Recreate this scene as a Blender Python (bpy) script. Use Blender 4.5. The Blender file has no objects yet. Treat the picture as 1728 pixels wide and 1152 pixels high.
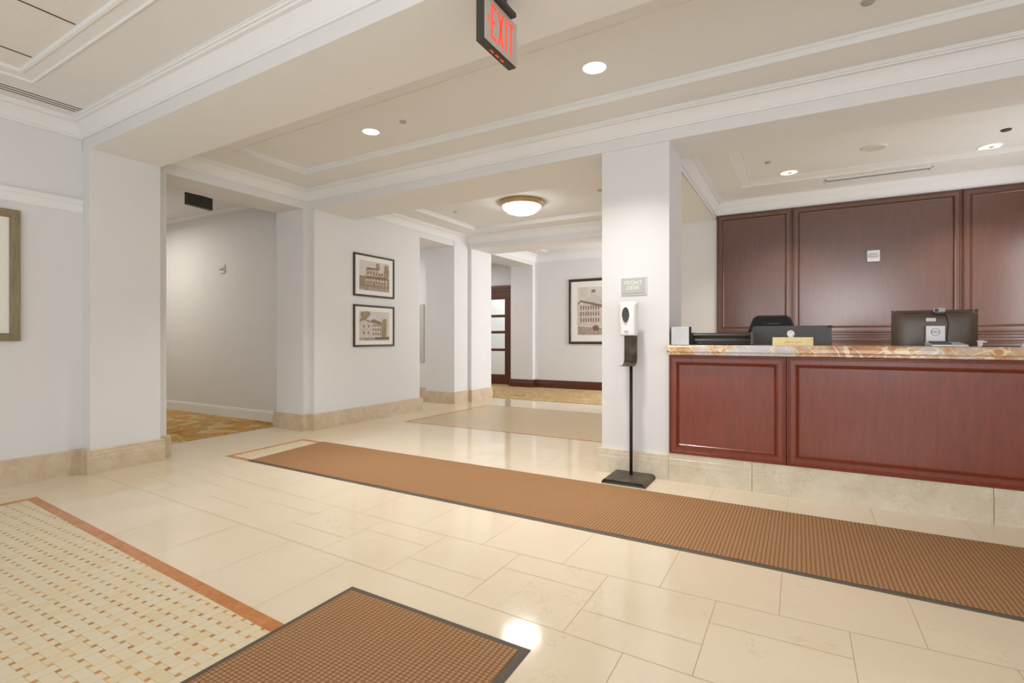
import bpy, math, random
from mathutils import Vector, Matrix
random.seed(7)
sc = bpy.context.scene
COL = sc.collection
PI = math.pi

# ------------------------------------------------------------------ camera
cd = bpy.data.cameras.new('camera'); cam = bpy.data.objects.new('camera', cd); COL.objects.link(cam)
cam.location = (0, 0, 1.15)
cam.rotation_euler = (PI / 2, 0, math.radians(29.4))
cd.sensor_width = 36; cd.lens = 860 / 1728 * 36; cd.shift_y = -6 / 1728; cd.clip_start = 0.02
sc.camera = cam

# ------------------------------------------------------------------ world, exposure, daylight
w = bpy.data.worlds.new('sky'); sc.world = w; w.use_nodes = True
bg = w.node_tree.nodes['Background']; bg.inputs[0].default_value = (0.80, 0.90, 1.0, 1); bg.inputs[1].default_value = 1.2
sc.view_settings.view_transform = 'Standard'; sc.view_settings.look = 'None'
sc.view_settings.gamma = 1; sc.view_settings.exposure = -0.14; sc.view_settings.use_curve_mapping = False

def area(name, loc, rot, sx, sy, power, col=(1, 1, 1), spread=None):
    l = bpy.data.lights.new(name, 'AREA'); l.shape = 'RECTANGLE'; l.size = sx; l.size_y = sy
    l.energy = power; l.color = col
    if spread: l.spread = spread
    o = bpy.data.objects.new(name, l); COL.objects.link(o); o.location = loc; o.rotation_euler = rot
    return o
# daylight entering through the entrance glazing behind the camera (the panes stand at y = -3)
area('daylight_entrance', (1.15, -2.85, 1.75), (PI / 2 + 0.05, 0, 0), 1.9, 1.95, 84, (1.0, 0.975, 0.95))
area('left_wall_fill', (-2.6, -2.85, 1.35), (PI / 2 + 0.30, 0, 0), 3.6, 2.1, 58, (0.93, 0.965, 1.0))  # added fill for the left walls, mostly in front of solid back wall
# daylight through the side glazing of the near lobby
area('daylight_side', (3.95, -0.65, 1.5), (PI / 2 + 0.3, 0, PI / 2), 3.2, 2.1, 42, (0.93, 0.965, 1.0))
# unseen fill lights that brighten the far room, corridor, side passage and alcove
area('far_room_fill', (0.0, 9.5, 1.7), (PI / 2, 0, PI / 2), 1.8, 2.0, 165, (0.97, 0.98, 1.0))  # fill inside the far room, no window behind it
area('corridor_fill', (-8.6, 3.3, 2.9), (0, 0, 0), 1.2, 0.6, 30, (1.0, 0.93, 0.82))  # added out of view to brighten the corridor wall
area('side_passage_fill', (-7.6, 6.85, 2.8), (0, 0, 0), 0.6, 0.6, 36, (1.0, 0.95, 0.88))  # added out of view to lift the dark directory wall
area('door_recess_fill', (-7.3, 9.4, 2.9), (0, 0, 0), 0.8, 0.8, 30, (1.0, 0.96, 0.90))  # added, hidden fill for the wall around the glazed door
area('alcove_fill', (2.5, 6.2, 1.6), (PI / 2, 0, PI / 2), 1.6, 1.6, 26, (0.96, 0.98, 1.0))  # cool fill for the alcove, in front of a solid wall

# ------------------------------------------------------------------ node helper
def lin(r, g, b):
    f = lambda c: (c / 255 / 12.92) if c / 255 <= 0.04045 else ((c / 255 + 0.055) / 1.055) ** 2.4
    return (f(r), f(g), f(b), 1)
class NT:
    def __init__(s, name):
        s.m = bpy.data.materials.new(name); s.m.use_nodes = True; s.t = s.m.node_tree
        s.p = s.t.nodes['Principled BSDF']
        tc = s.t.nodes.new('ShaderNodeTexCoord'); s.obj = tc.outputs['Object']
    def link(s, a, b): s.t.links.new(a, b)
    def put(s, sock, v):
        if isinstance(v, bpy.types.NodeSocket): s.link(v, sock)
        else: sock.default_value = v
    def math(s, op, a, b=0.0, c=0.0):
        n = s.t.nodes.new('ShaderNodeMath'); n.operation = op
        s.put(n.inputs[0], a); s.put(n.inputs[1], b); s.put(n.inputs[2], c); return n.outputs[0]
    def xyz(s, v):
        n = s.t.nodes.new('ShaderNodeSeparateXYZ'); s.link(v, n.inputs[0]); return n.outputs
    def comb(s, x, y, z=0.0):
        n = s.t.nodes.new('ShaderNodeCombineXYZ'); s.put(n.inputs[0], x); s.put(n.inputs[1], y); s.put(n.inputs[2], z); return n.outputs[0]
    def map(s, v, scale=(1, 1, 1), rot=(0, 0, 0), loc=(0, 0, 0)):
        n = s.t.nodes.new('ShaderNodeMapping'); s.link(v, n.inputs[0])
        n.inputs['Location'].default_value = loc; n.inputs['Rotation'].default_value = rot; n.inputs['Scale'].default_value = scale
        return n.outputs[0]
    def noise(s, v, scale, detail=3, rough=0.5, dist=0.0, col=False):
        n = s.t.nodes.new('ShaderNodeTexNoise'); s.link(v, n.inputs['Vector'])
        n.inputs['Scale'].default_value = scale; n.inputs['Detail'].default_value = detail
        n.inputs['Roughness'].default_value = rough; n.inputs['Distortion'].default_value = dist
        return n.outputs['Color' if col else 'Fac']
    def voro(s, v, scale, feature='DISTANCE_TO_EDGE'):
        n = s.t.nodes.new('ShaderNodeTexVoronoi'); n.feature = feature; s.link(v, n.inputs['Vector'])
        n.inputs['Scale'].default_value = scale; return n.outputs['Distance']
    def white(s, v):
        n = s.t.nodes.new('ShaderNodeTexWhiteNoise'); s.link(v, n.inputs['Vector']); return n.outputs['Value']
    def ramp(s, f, stops, interp='LINEAR'):
        n = s.t.nodes.new('ShaderNodeValToRGB'); s.put(n.inputs[0], f); cr = n.color_ramp; cr.interpolation = interp
        while len(cr.elements) < len(stops): cr.elements.new(0.5)
        for e, (p, c) in zip(cr.elements, stops): e.position = p; e.color = c
        return n.outputs[0]
    def mix(s, f, a, b):
        n = s.t.nodes.new('ShaderNodeMix'); n.data_type = 'RGBA'
        s.put(n.inputs[0], f); s.put(n.inputs[6], a); s.put(n.inputs[7], b); return n.outputs[2]
    def vadd(s, a, b, k):
        n = s.t.nodes.new('ShaderNodeVectorMath'); n.operation = 'MULTIPLY_ADD'
        s.link(b, n.inputs[0]); n.inputs[1].default_value = (k, k, k); s.link(a, n.inputs[2]); return n.outputs[0]
    def bump(s, h, strength, dist=0.01):
        n = s.t.nodes.new('ShaderNodeBump'); n.inputs['Strength'].default_value = strength; n.inputs['Distance'].default_value = dist
        s.link(h, n.inputs['Height']); s.link(n.outputs[0], s.p.inputs['Normal'])
    def out(s, col=None, rough=None, metal=None, spec=None, coat=None, coat_rough=0.1, coat_ior=1.5):
        if col is not None: s.put(s.p.inputs['Base Color'], col)
        if rough is not None: s.put(s.p.inputs['Roughness'], rough)
        if metal is not None: s.p.inputs['Metallic'].default_value = metal
        if spec is not None: s.p.inputs['Specular IOR Level'].default_value = spec
        if coat is not None: s.p.inputs['Coat Weight'].default_value = coat; s.p.inputs['Coat Roughness'].default_value = coat_rough; s.p.inputs['Coat IOR'].default_value = coat_ior
        return s.m

def paint(name, col, rough=0.6, var=0.03, scale=6, bump=0.02, spec=0.3):
    n = NT(name); f = n.noise(n.obj, scale, 4)
    lo = tuple(c * (1 - var) for c in col[:3]) + (1,); hi = tuple(min(1, c * (1 + var)) for c in col[:3]) + (1,)
    c = n.ramp(f, [(0.3, lo), (0.7, hi)])
    if bump: n.bump(n.noise(n.obj, 180, 2), bump, 0.002)
    return n.out(c, rough, spec=spec)
def solid(name, col, rough=0.4, metal=0.0, spec=0.5, var=0.04, scale=30):
    n = NT(name); f = n.noise(n.obj, scale, 2)
    lo = tuple(c * (1 - var) for c in col[:3]) + (1,); hi = tuple(min(1, c * (1 + var)) for c in col[:3]) + (1,)
    return n.out(n.ramp(f, [(0.3, lo), (0.7, hi)]), rough, metal, spec)
def glow(name, col, strength):
    n = NT(name); n.p.inputs['Emission Color'].default_value = col; n.p.inputs['Emission Strength'].default_value = strength
    f = n.noise(n.obj, 20, 2)
    return n.out(n.ramp(f, [(0.3, col), (0.7, col)]), 0.4)

M = {}
M['wall'] = paint('wall_paint', lin(226, 226, 226), 0.62, 0.008)
M['ceil'] = paint('ceiling_paint', lin(235, 236, 236), 0.75, 0.008)
M['trim'] = paint('trim_paint', lin(236, 237, 238), 0.40, 0.006, bump=0.0, spec=0.4)
M['tile_ceiling'] = paint('acoustic_tile', lin(236, 233, 230), 0.9, 0.02, 40, 0.15)
M['slot'] = solid('dark_slot', lin(88, 72, 50), 0.7)
M['duct'] = solid('grille_grey', lin(176, 178, 174), 0.5)
M['grout'] = solid('grout', lin(184, 162, 124), 0.8)

def stone_floor():
    n = NT('cream_limestone')
    a = n.noise(n.obj, 1.1, 3, 0.5, 0.6); b = n.noise(n.obj, 9, 6, 0.62, 1.2)
    c = n.ramp(a, [(0.30, lin(226, 210, 184)), (0.70, lin(234, 219, 195))])
    v = n.math('ABSOLUTE', n.math('SUBTRACT', n.noise(n.vadd(n.obj, n.noise(n.obj, 3, 3, 0.5, 0, True), 0.25), 3.4, 5, 0.6), 0.5))
    vein = n.math('MULTIPLY', n.math('LESS_THAN', v, 0.006), n.math('GREATER_THAN', n.noise(n.obj, 1.7, 2), 0.55))
    c = n.mix(n.math('MULTIPLY', vein, 0.18), c, lin(190, 160, 118))
    c = n.mix(n.math('MULTIPLY', b, 0.14), c, lin(210, 186, 152))
    return n.out(c, n.math('MULTIPLY_ADD', b, 0.05, 0.07), spec=0.42)
M['floor'] = stone_floor()

def mosaic(P=0.0637, dark=0.0):
    n = NT('basketweave_mosaic'); S = 0.27; E = 0.5 - S / 2; G = 0.016
    X, Y, _ = n.xyz(n.obj)
    x = n.math('DIVIDE', X, P); y = n.math('DIVIDE', Y, P)
    i = n.math('FLOOR', x); j = n.math('FLOOR', y)
    cx = n.math('SUBTRACT', n.math('SUBTRACT', x, i), 0.5); cy = n.math('SUBTRACT', n.math('SUBTRACT', y, j), 0.5)
    ax = n.math('ABSOLUTE', cx); ay = n.math('ABSOLUTE', cy)
    odd = n.math('FLOORED_MODULO', n.math('ADD', i, j), 2.0); odd = n.math('GREATER_THAN', odd, 0.5); even = n.math('SUBTRACT', 1.0, odd)
    ox = n.math('GREATER_THAN', ax, E); oy = n.math('GREATER_THAN', ay, E)
    dot = n.math('MULTIPLY', ox, oy)
    gx = n.math('MULTIPLY', n.math('LESS_THAN', n.math('ABSOLUTE', n.math('SUBTRACT', ax, E)), G), n.math('MAXIMUM', odd, oy))
    gy = n.math('MULTIPLY', n.math('LESS_THAN', n.math('ABSOLUTE', n.math('SUBTRACT', ay, E)), G), n.math('MAXIMUM', even, ox))
    grout = n.math('MAXIMUM', gx, gy)
    oi = n.math('ADD', i, n.math('MULTIPLY', n.math('MULTIPLY', odd, ox), n.math('SIGN', cx)))
    oj = n.math('ADD', j, n.math('MULTIPLY', n.math('MULTIPLY', even, oy), n.math('SIGN', cy)))
    r = n.white(n.comb(oi, oj, 1.0))
    tile = n.ramp(r, [(0.0, lin(226, 208, 170)), (0.35, lin(230, 215, 182)), (0.7, lin(227, 216, 190)), (1.0, lin(230, 210, 170))])
    sp = n.noise(n.obj, 60, 4, 0.7)
    tile = n.mix(n.math('MULTIPLY', sp, 0.25), tile, lin(196, 180, 146))
    rd = n.white(n.comb(n.math('ROUND', x), n.math('ROUND', y), 5.0))
    dc = n.ramp(rd, [(0.0, lin(168, 112, 62)), (0.45, lin(196, 138, 78)), (0.8, lin(214, 160, 92)), (1.0, lin(214, 184, 134))])
    c = n.mix(dot, tile, dc)
    c = n.mix(n.math('MULTIPLY', grout, n.math('SUBTRACT', 0.6, n.math('MULTIPLY', dot, 0.4))), c, lin(176, 148, 104))
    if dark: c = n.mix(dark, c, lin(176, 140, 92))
    return n.out(c, 0.3, spec=0.35)
M['mosaic'] = mosaic()
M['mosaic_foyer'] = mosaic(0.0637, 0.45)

def veined(name, base, lo, veincol, scale=6, vw=0.02, amt=0.5, rough=0.25, speck=0.35):
    n = NT(name)
    warp = n.vadd(n.obj, n.noise(n.obj, scale * 0.7, 4, 0.6, 0, True), 0.35)
    b = n.noise(warp, scale, 6, 0.65)
    c = n.ramp(b, [(0.3, lo), (0.62, base)])
    v = n.math('ABSOLUTE', n.math('SUBTRACT', n.noise(warp, scale * 0.9, 5, 0.62), 0.52))
    m = n.math('MULTIPLY', n.math('LESS_THAN', v, vw), n.math('GREATER_THAN', n.noise(n.obj, scale * 0.5, 2), 0.5))
    c = n.mix(n.math('MULTIPLY', m, amt), c, veincol)
    c = n.mix(n.math('MULTIPLY', n.noise(n.obj, 55, 4, 0.7), speck), c, lo)
    return n.out(c, rough, spec=0.4)
M['base_stone'] = veined('honed_beige_marble', lin(216, 200, 176), lin(196, 174, 144), lin(158, 112, 70), 7, 0.010, 0.32, 0.28)
M['desk_stone'] = veined('desk_plinth_marble', lin(222, 213, 194), lin(204, 191, 166), lin(170, 138, 96), 6, 0.008, 0.25, 0.25)
M['orange_stone'] = veined('orange_marble_strip', lin(204, 138, 82), lin(180, 112, 64), lin(232, 186, 120), 14, 0.02, 0.35, 0.25)

def counter_marble():
    n = NT('orange_veined_marble')
    warp = n.vadd(n.obj, n.noise(n.obj, 3.2, 4, 0.6, 0, True), 0.05)
    b = n.noise(warp, 3.4, 5, 0.6)
    c = n.ramp(b, [(0.32, lin(168, 108, 66)), (0.44, lin(200, 148, 100)), (0.50, lin(206, 172, 138)), (0.57, lin(204, 200, 202))])
    r1 = n.map(warp, (1, 1, 1), (0, math.radians(38), 0)); r2 = n.map(warp, (1, 1, 1), (0, math.radians(-52), 0))
    for r, s_, wd in ((r1, (11, 11, 1.2), 0.018), (r2, (5, 5, 0.8), 0.012)):
        v = n.voro(n.map(r, s_), 1.0)
        c = n.mix(n.math('MULTIPLY', n.math('LESS_THAN', v, wd), 0.75), c, lin(240, 224, 190))
    v = n.math('ABSOLUTE', n.math('SUBTRACT', n.noise(warp, 9, 4, 0.6), 0.5))
    c = n.mix(n.math('MULTIPLY', n.math('LESS_THAN', v, 0.008), 0.4), c, lin(236, 224, 196))
    return n.out(c, 0.12, spec=0.5)
M['counter'] = counter_marble()

def wood(name, a, b, c, rough=0.3, coat=0.35, spec=0.4, cr=0.25, ior=1.5):
    n = NT(name)
    g = n.noise(n.map(n.obj, (18, 18, 2.2)), 2.2, 5, 0.65, 0.5); blot = n.noise(n.map(n.obj, (2.6, 2.6, 1.2)), 1.8, 5, 0.62)
    col = n.ramp(g, [(0.25, a), (0.55, b), (0.8, c)])
    col = n.mix(n.math('MULTIPLY', blot, 0.45), col, a)
    return n.out(col, rough, spec=spec, coat=coat, coat_rough=cr, coat_ior=ior)
M['desk_wood'] = wood('mahogany_desk_veneer', lin(112, 46, 24), lin(130, 56, 30), lin(144, 66, 38), 0.38, 0.45, 0.45, 0.20)
M['panel_wood'] = wood('mahogany_wall_veneer', lin(78, 36, 18), lin(92, 45, 24), lin(106, 55, 32), 0.42, 1.0, 0.5, 0.22, 1.75)
M['door_wood'] = wood('mahogany_door', lin(72, 34, 22), lin(92, 46, 30), lin(104, 54, 36), 0.35, 0.3, 0.4)
M['name_wood'] = wood('pale_maple', lin(222, 196, 142), lin(236, 214, 164), lin(242, 224, 180), 0.5, 0.0, 0.3)

def mat_carpet(px, py):
    n = NT('brown_waffle_carpet')
    X, Y, _ = n.xyz(n.vadd(n.obj, n.noise(n.obj, 25, 2, 0.5, 0, True), 0.004))
    sx = n.math('ABSOLUTE', n.math('SINE', n.math('MULTIPLY', X, PI / px))); sy = n.math('ABSOLUTE', n.math('SINE', n.math('MULTIPLY', Y, PI / py)))
    h = n.math('MULTIPLY', n.math('POWER', sx, 0.6), n.math('POWER', sy, 0.5))
    fuzz = n.noise(n.obj, 260, 3, 0.7); big = n.noise(n.obj, 2.2, 3)
    f = n.math('ADD', n.math('MULTIPLY', h, 0.66), n.math('MULTIPLY', fuzz, 0.5))
    c = n.ramp(f, [(0.15, lin(100, 68, 42)), (0.50, lin(148, 110, 76)), (1.0, lin(196, 156, 118))])
    c = n.mix(n.math('MULTIPLY', big, 0.25), c, lin(138, 98, 64))
    n.bump(f, 0.45, 0.003)
    return n.out(c, 0.95, spec=0.1)
M['mat'] = mat_carpet(0.0205, 0.0150)
M['rubber'] = solid('grey_rubber', lin(92, 82, 70), 0.6, 0, 0.4, 0.08)

def swirl(name, cols, sc_=2.2):
    n = NT(name)
    warp = n.vadd(n.obj, n.noise(n.obj, 1.3, 3, 0.5, 0.5, True), 0.9)
    f = n.noise(warp, sc_, 5, 0.6, 1.5)
    c = n.ramp(f, [(0.30, cols[0]), (0.42, cols[1]), (0.5, cols[2]), (0.58, cols[3]), (0.7, cols[1])])
    n.bump(n.noise(n.obj, 300, 2), 0.4, 0.003)
    return n.out(c, 0.95, spec=0.1)
M['carpet1'] = swirl('gold_swirl_carpet', [lin(140, 100, 60), lin(206, 156, 84), lin(176, 150, 108), lin(214, 190, 142)])
M['carpet2'] = swirl('tan_leaf_carpet', [lin(148, 118, 82), lin(196, 168, 124), lin(176, 144, 100), lin(206, 182, 140)], 5)

M['black'] = solid('black_metal', lin(52, 48, 43), 0.42, 0.3, 0.4, 0.25, 14)
M['worn_steel'] = solid('worn_dark_steel', lin(84, 75, 64), 0.45, 0.3, 0.4, 0.45, 16)
M['black_plastic'] = solid('black_plastic', lin(44, 42, 40), 0.38)
M['grey_plastic'] = solid('charcoal_plastic', lin(72, 68, 64), 0.42)
M['monitor_back'] = solid('monitor_shell', lin(92, 76, 64), 0.34)
M['white_plastic'] = solid('white_plastic', lin(238, 238, 238), 0.3, 0, 0.5, 0.01)
M['dark_window'] = solid('smoked_window', lin(52, 46, 40), 0.2)
M['silver'] = solid('silver_plastic', lin(198, 198, 200), 0.3, 0.2, 0.5, 0.01)
M['chrome'] = solid('polished_steel', lin(184, 182, 180), 0.36, 1.0, 0.5, 0.05, 12)
M['sign_grey'] = solid('sign_plate_grey', lin(186, 186, 182), 0.5, 0, 0.4, 0.01)
M['sign_edge'] = solid('sign_plate_border', lin(206, 206, 202), 0.5, 0, 0.4, 0.01)
M['sign_white'] = solid('sign_letters', lin(240, 240, 236), 0.5, 0, 0.4, 0.01)
M['ink'] = solid('dark_ink', lin(60, 60, 66), 0.5)
M['exit_face'] = solid('brushed_aluminium', lin(196, 190, 184), 0.45, 0.25, 0.5, 0.02)
M['exit_red'] = glow('exit_letter_red', lin(250, 70, 44), 0.85)
M['exit_box'] = solid('exit_sign_housing', lin(62, 60, 54), 0.45, 0.1, 0.5, 0.05)
M['lamp'] = glow('lamp_diffuser', (1.0, 0.97, 0.92, 1), 3.0)
M['dome'] = glow('dome_glass', (1.0, 0.975, 0.95, 1), 20.0)
M['reflector'] = glow('lamp_reflector', (1.0, 0.92, 0.76, 1), 1.3)
M['brass'] = solid('brushed_nickel_brass', lin(190, 166, 128), 0.35, 0.7, 0.5, 0.05)
M['frame_dark'] = wood('dark_walnut_frame', lin(48, 34, 22), lin(62, 44, 28), lin(74, 54, 36), 0.4, 0.1, 0.4)
M['frame_silver'] = wood('antique_silver_frame', lin(120, 106, 82), lin(146, 132, 106), lin(166, 154, 130), 0.4, 0.0, 0.5)
M['paper'] = solid('mat_board', lin(238, 236, 232), 0.8, 0, 0.2, 0.005)
M['blank_art'] = solid('pale_canvas', lin(216, 211, 200), 0.8, 0, 0.2, 0.02, 3)

def printmat(name, a, b, sc_=60):
    n = NT(name); f = n.noise(n.obj, sc_, 5, 0.75, 0.5)
    return n.out(n.ramp(f, [(0.35, a), (0.65, b)]), 0.6, spec=0.3)
M['p_sky'] = printmat('print_sky', lin(206, 198, 192), lin(220, 213, 208), 5)
M['p_wall'] = printmat('print_wall', lin(150, 130, 108), lin(218, 204, 188), 38)
M['p_dark'] = printmat('print_shadow', lin(92, 70, 54), lin(150, 128, 108), 60)
M['p_roof'] = printmat('print_roof', lin(112, 88, 68), lin(168, 146, 124), 60)
M['p_leaf'] = printmat('print_foliage', lin(92, 72, 48), lin(196, 180, 152), 70)
M['p_ground'] = printmat('print_ground', lin(132, 116, 102), lin(196, 184, 170), 40)
M['p_wall2'] = printmat('print_wall_pale', lin(186, 176, 168), lin(222, 214, 208), 30)
M['board'] = printmat('directory_panel', lin(186, 184, 180), lin(206, 204, 200), 25)
M['board_line'] = solid('directory_line', lin(140, 134, 126), 0.6)

def glass():
    n = NT('clear_glass'); n.p.inputs['Transmission Weight'].default_value = 1.0; n.p.inputs['IOR'].default_value = 1.45
    return n.out((0.95, 0.97, 0.96, 1), 0.02)
M['glass'] = glass()
M['fabric'] = solid('black_mesh_fabric', lin(58, 58, 58), 0.8, 0, 0.2, 0.15, 200)

# ------------------------------------------------------------------ mesh helpers
class MB:
    def __init__(s): s.v = []; s.f = []; s.mi = []; s.mats = []; s.smooth = []
    def m(s, mat):
        if mat not in s.mats: s.mats.append(mat)
        return s.mats.index(mat)
    def face(s, idx, mat, smooth=False): s.f.append(idx); s.mi.append(s.m(mat)); s.smooth.append(smooth)
    def poly(s, pts, mat, smooth=False):
        k = len(s.v); s.v += [tuple(p) for p in pts]; s.face(list(range(k, k + len(pts))), mat, smooth); return s
    def hexa(s, p, mat):   # 8 points: bottom 4 ccw, top 4 ccw
        k = len(s.v); s.v += [tuple(q) for q in p]
        for f in ((3, 2, 1, 0), (4, 5, 6, 7), (0, 1, 5, 4), (1, 2, 6, 5), (2, 3, 7, 6), (3, 0, 4, 7)): s.face([k + a for a in f], mat)
        return s
    def box(s, x0, x1, y0, y1, z0, z1, mat):
        return s.hexa([(x0, y0, z0), (x1, y0, z0), (x1, y1, z0), (x0, y1, z0), (x0, y0, z1), (x1, y0, z1), (x1, y1, z1), (x0, y1, z1)], mat)
    def rbox(s, x0, x1, y0, y1, z0, z1, mat, b=0.004):   # box with chamfered edges
        P = []
        for (z, k) in ((z0, b), (z0 + b, 0), (z1 - b, 0), (z1, b)):
            c = b
            P.append([(x0 + k + c, y0 + k, z), (x1 - k - c, y0 + k, z), (x1 - k, y0 + k + c, z), (x1 - k, y1 - k - c, z), (x1 - k - c, y1 - k, z), (x0 + k + c, y1 - k, z), (x0 + k, y1 - k - c, z), (x0 + k, y0 + k + c, z)])
        return s.loft(P, mat, cap=True)
    def loft(s, rings, mat, cap=False, smooth=False, closed=True):
        k = len(s.v); n = len(rings[0])
        for r in rings: s.v += [tuple(p) for p in r]
        for i in range(len(rings) - 1):
            for j in range(n if closed else n - 1):
                a = k + i * n + j; b = k + i * n + (j + 1) % n
                s.face([a, b, b + n, a + n], mat, smooth)
        if cap:
            s.face([k + j for j in range(n)][::-1], mat); s.face([k + (len(rings) - 1) * n + j for j in range(n)], mat)
        return s
    def lathe(s, c, prof, mat, seg=32, smooth=True, cap=False, axis='z'):
        rings = []
        for r, h in prof:
            ring = []
            for i in range(seg):
                a = 2 * PI * i / seg; u, v = r * math.cos(a), r * math.sin(a)
                ring.append((c[0] + u, c[1] + v, c[2] + h) if axis == 'z' else ((c[0] + u, c[1] + h, c[2] + v) if axis == 'y' else (c[0] + h, c[1] + u, c[2] + v)))
            rings.append(ring)
        return s.loft(rings, mat, cap=cap, smooth=smooth)
    def tube(s, pts, r, mat, seg=8):
        rings = []
        for i, p in enumerate(pts):
            p = Vector(p); d = (Vector(pts[min(i + 1, len(pts) - 1)]) - Vector(pts[max(i - 1, 0)])).normalized()
            a = d.orthogonal().normalized() if i == 0 else (a - d * a.dot(d)).normalized()
            b = d.cross(a)
            rings.append([p + a * r * math.cos(2 * PI * k / seg) + b * r * math.sin(2 * PI * k / seg) for k in range(seg)])
        return s.loft(rings, mat, cap=True, smooth=True)
    def sweep(s, path, prof, mat, closed=False, fn=None):
        """mitred sweep in a plane: path = 2-D points, prof = (offset to the left of the path, height)"""
        n = len(path); P = [Vector(p) for p in path]; rings = []
        for i in range(n):
            def nrm(a, b):
                d = (b - a).normalized(); return Vector((-d.y, d.x))
            if closed or 0 < i < n - 1:
                n1 = nrm(P[i - 1], P[i]); n2 = nrm(P[i], P[(i + 1) % n]); m = (n1 + n2); m = m / m.dot(n1) if m.length > 1e-6 else n1
            elif i == 0: m = nrm(P[0], P[1])
            else: m = nrm(P[-2], P[-1])
            rings.append([(P[i].x + m.x * d, P[i].y + m.y * d, h) for d, h in prof])
        if closed: rings.append(rings[0])
        if fn: rings = [[fn(*p) for p in r] for r in rings]
        s.loft(rings, mat, closed=False)
        if not closed:
            s.poly(rings[0], mat); s.poly(rings[-1], mat)
        return s
    def build(s, name, parent=None, loc=None, rotz=None, bevel=0):
        me = bpy.data.meshes.new(name); me.from_pydata(s.v, [], s.f); me.update()
        for m in s.mats: me.materials.append(m)
        for p, i, sm in zip(me.polygons, s.mi, s.smooth): p.material_index = i; p.use_smooth = sm
        import bmesh
        bm = bmesh.new(); bm.from_mesh(me)
        bmesh.ops.remove_doubles(bm, verts=bm.verts, dist=1e-5)
        bmesh.ops.recalc_face_normals(bm, faces=bm.faces); bm.to_mesh(me); bm.free()
        o = bpy.data.objects.new(name, me); COL.objects.link(o)
        if parent: o.parent = parent
        if loc: o.location = loc
        if rotz: o.rotation_euler.z = rotz
        if bevel:
            b = o.modifiers.new('edge', 'BEVEL'); b.width = bevel; b.segments = 2; b.limit_method = 'ANGLE'
        return o
def tag(o, label, cat, group=None, kind=None):
    o['label'] = label; o['category'] = cat
    if group: o['group'] = group
    if kind: o['kind'] = kind
    return o
def thing(name, label, cat, loc=(0, 0, 0), rotz=0, group=None):
    o = bpy.data.objects.new(name, None); COL.objects.link(o); o.location = loc; o.rotation_euler.z = rotz
    o.empty_display_size = 0.05
    return tag(o, label, cat, group)
def struct(name, mb, parent=None, **k):
    o = mb.build(name, parent, **k)
    if not parent: o['kind'] = 'structure'
    return o
def copy_tree(o, label, loc, group=None, rotz=None):
    def cp(x, par):
        c = x.copy(); COL.objects.link(c)
        if par: c.parent = par
        for ch in x.children: cp(ch, c)
        return c
    c = cp(o, None); c.location = loc; c['label'] = label
    if group: c['group'] = group
    if rotz is not None: c.rotation_euler.z = rotz
    return c
def text_mesh(txt, size, mat, name, parent, matrix, squash=1.0, extrude=0.0006):
    cu = bpy.data.curves.new(name, 'FONT'); cu.body = txt; cu.size = size; cu.extrude = extrude; cu.align_x = 'CENTER'; cu.align_y = 'CENTER'
    cu.space_line = 0.85; cu.space_character = 1.08
    t = bpy.data.objects.new('tmp', cu); COL.objects.link(t)
    dg = bpy.context.evaluated_depsgraph_get(); me = bpy.data.meshes.new_from_object(t.evaluated_get(dg))
    bpy.data.objects.remove(t); me.transform(Matrix.Diagonal((squash, 1, 1, 1)))
    me.transform(matrix); me.materials.clear(); me.materials.append(mat)
    o = bpy.data.objects.new(name, me); COL.objects.link(o); o.parent = parent
    return o
FACE_FRONT = Matrix(((1, 0, 0, 0), (0, 0, 1, 0), (0, 1, 0, 0), (0, 0, 0, 1)))   # text laid in the x-z plane
def front(x, y, z): return Matrix.Translation((x, y, z)) @ Matrix.Rotation(PI / 2, 4, 'X')

# ================================================================== STRUCTURE
W, C, T = M['wall'], M['ceil'], M['trim']
ZB = 2.75          # underside of all beams and headers
ZC = 2.97          # lower ceiling plane
TOP = 3.35
# plan of the near beam and of the desk beam (x, y)
def by0(x): return 2.00 - 0.026 * (x + 5.22)     # near beam, near face
def by1(x): return 2.545 - 0.024 * (x + 5.22)    # near beam, far face
DB = [(-5.34, 4.30), (-0.92, 4.215), (2.9, 4.25)]   # front face of the desk beam
def dby(x):
    for (a, ya), (b, yb) in zip(DB, DB[1:]):
        if x <= b: return ya + (yb - ya) * (x - a) / (b - a)
    return DB[-1][1]

# ---- floor
fl = MB(); fl.box(-6.3, 4.1, -3.0, 8.45, -0.1, 0.0, M['floor'])
FLOOR = struct('floor', fl)
g = MB(); GW = 0.0013
def seam(x0, y0, x1, y1, w=GW):
    d = Vector((x1 - x0, y1 - y0)); n = Vector((-d.y, d.x)).normalized() * w
    g.poly([(x0 - n.x, y0 - n.y, 0.0004), (x1 - n.x, y1 - n.y, 0.0004), (x1 + n.x, y1 + n.y, 0.0004), (x0 + n.x, y0 + n.y, 0.0004)], M['grout'])
Y1 = lambda x: 1.808 - 0.0430 * (x + 0.25) * (1 if x < -0.25 else 0)
Y2 = lambda x: 2.380 + 0.0125 * (x + 0.6) ** 2
YS = lambda x, f: Y1(x) + (Y2(x) - Y1(x)) * f
JX = [-0.317 + 0.4885 * k for k in range(-10, 7)]           # joints of the split course
HX = [-0.561 + 0.4885 * k for k in range(-10, 7)]           # joints of the plain courses
Y0 = lambda x: 1.334 - 0.0635 * (x + 1.80)                   # edge of the near inlay
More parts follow.
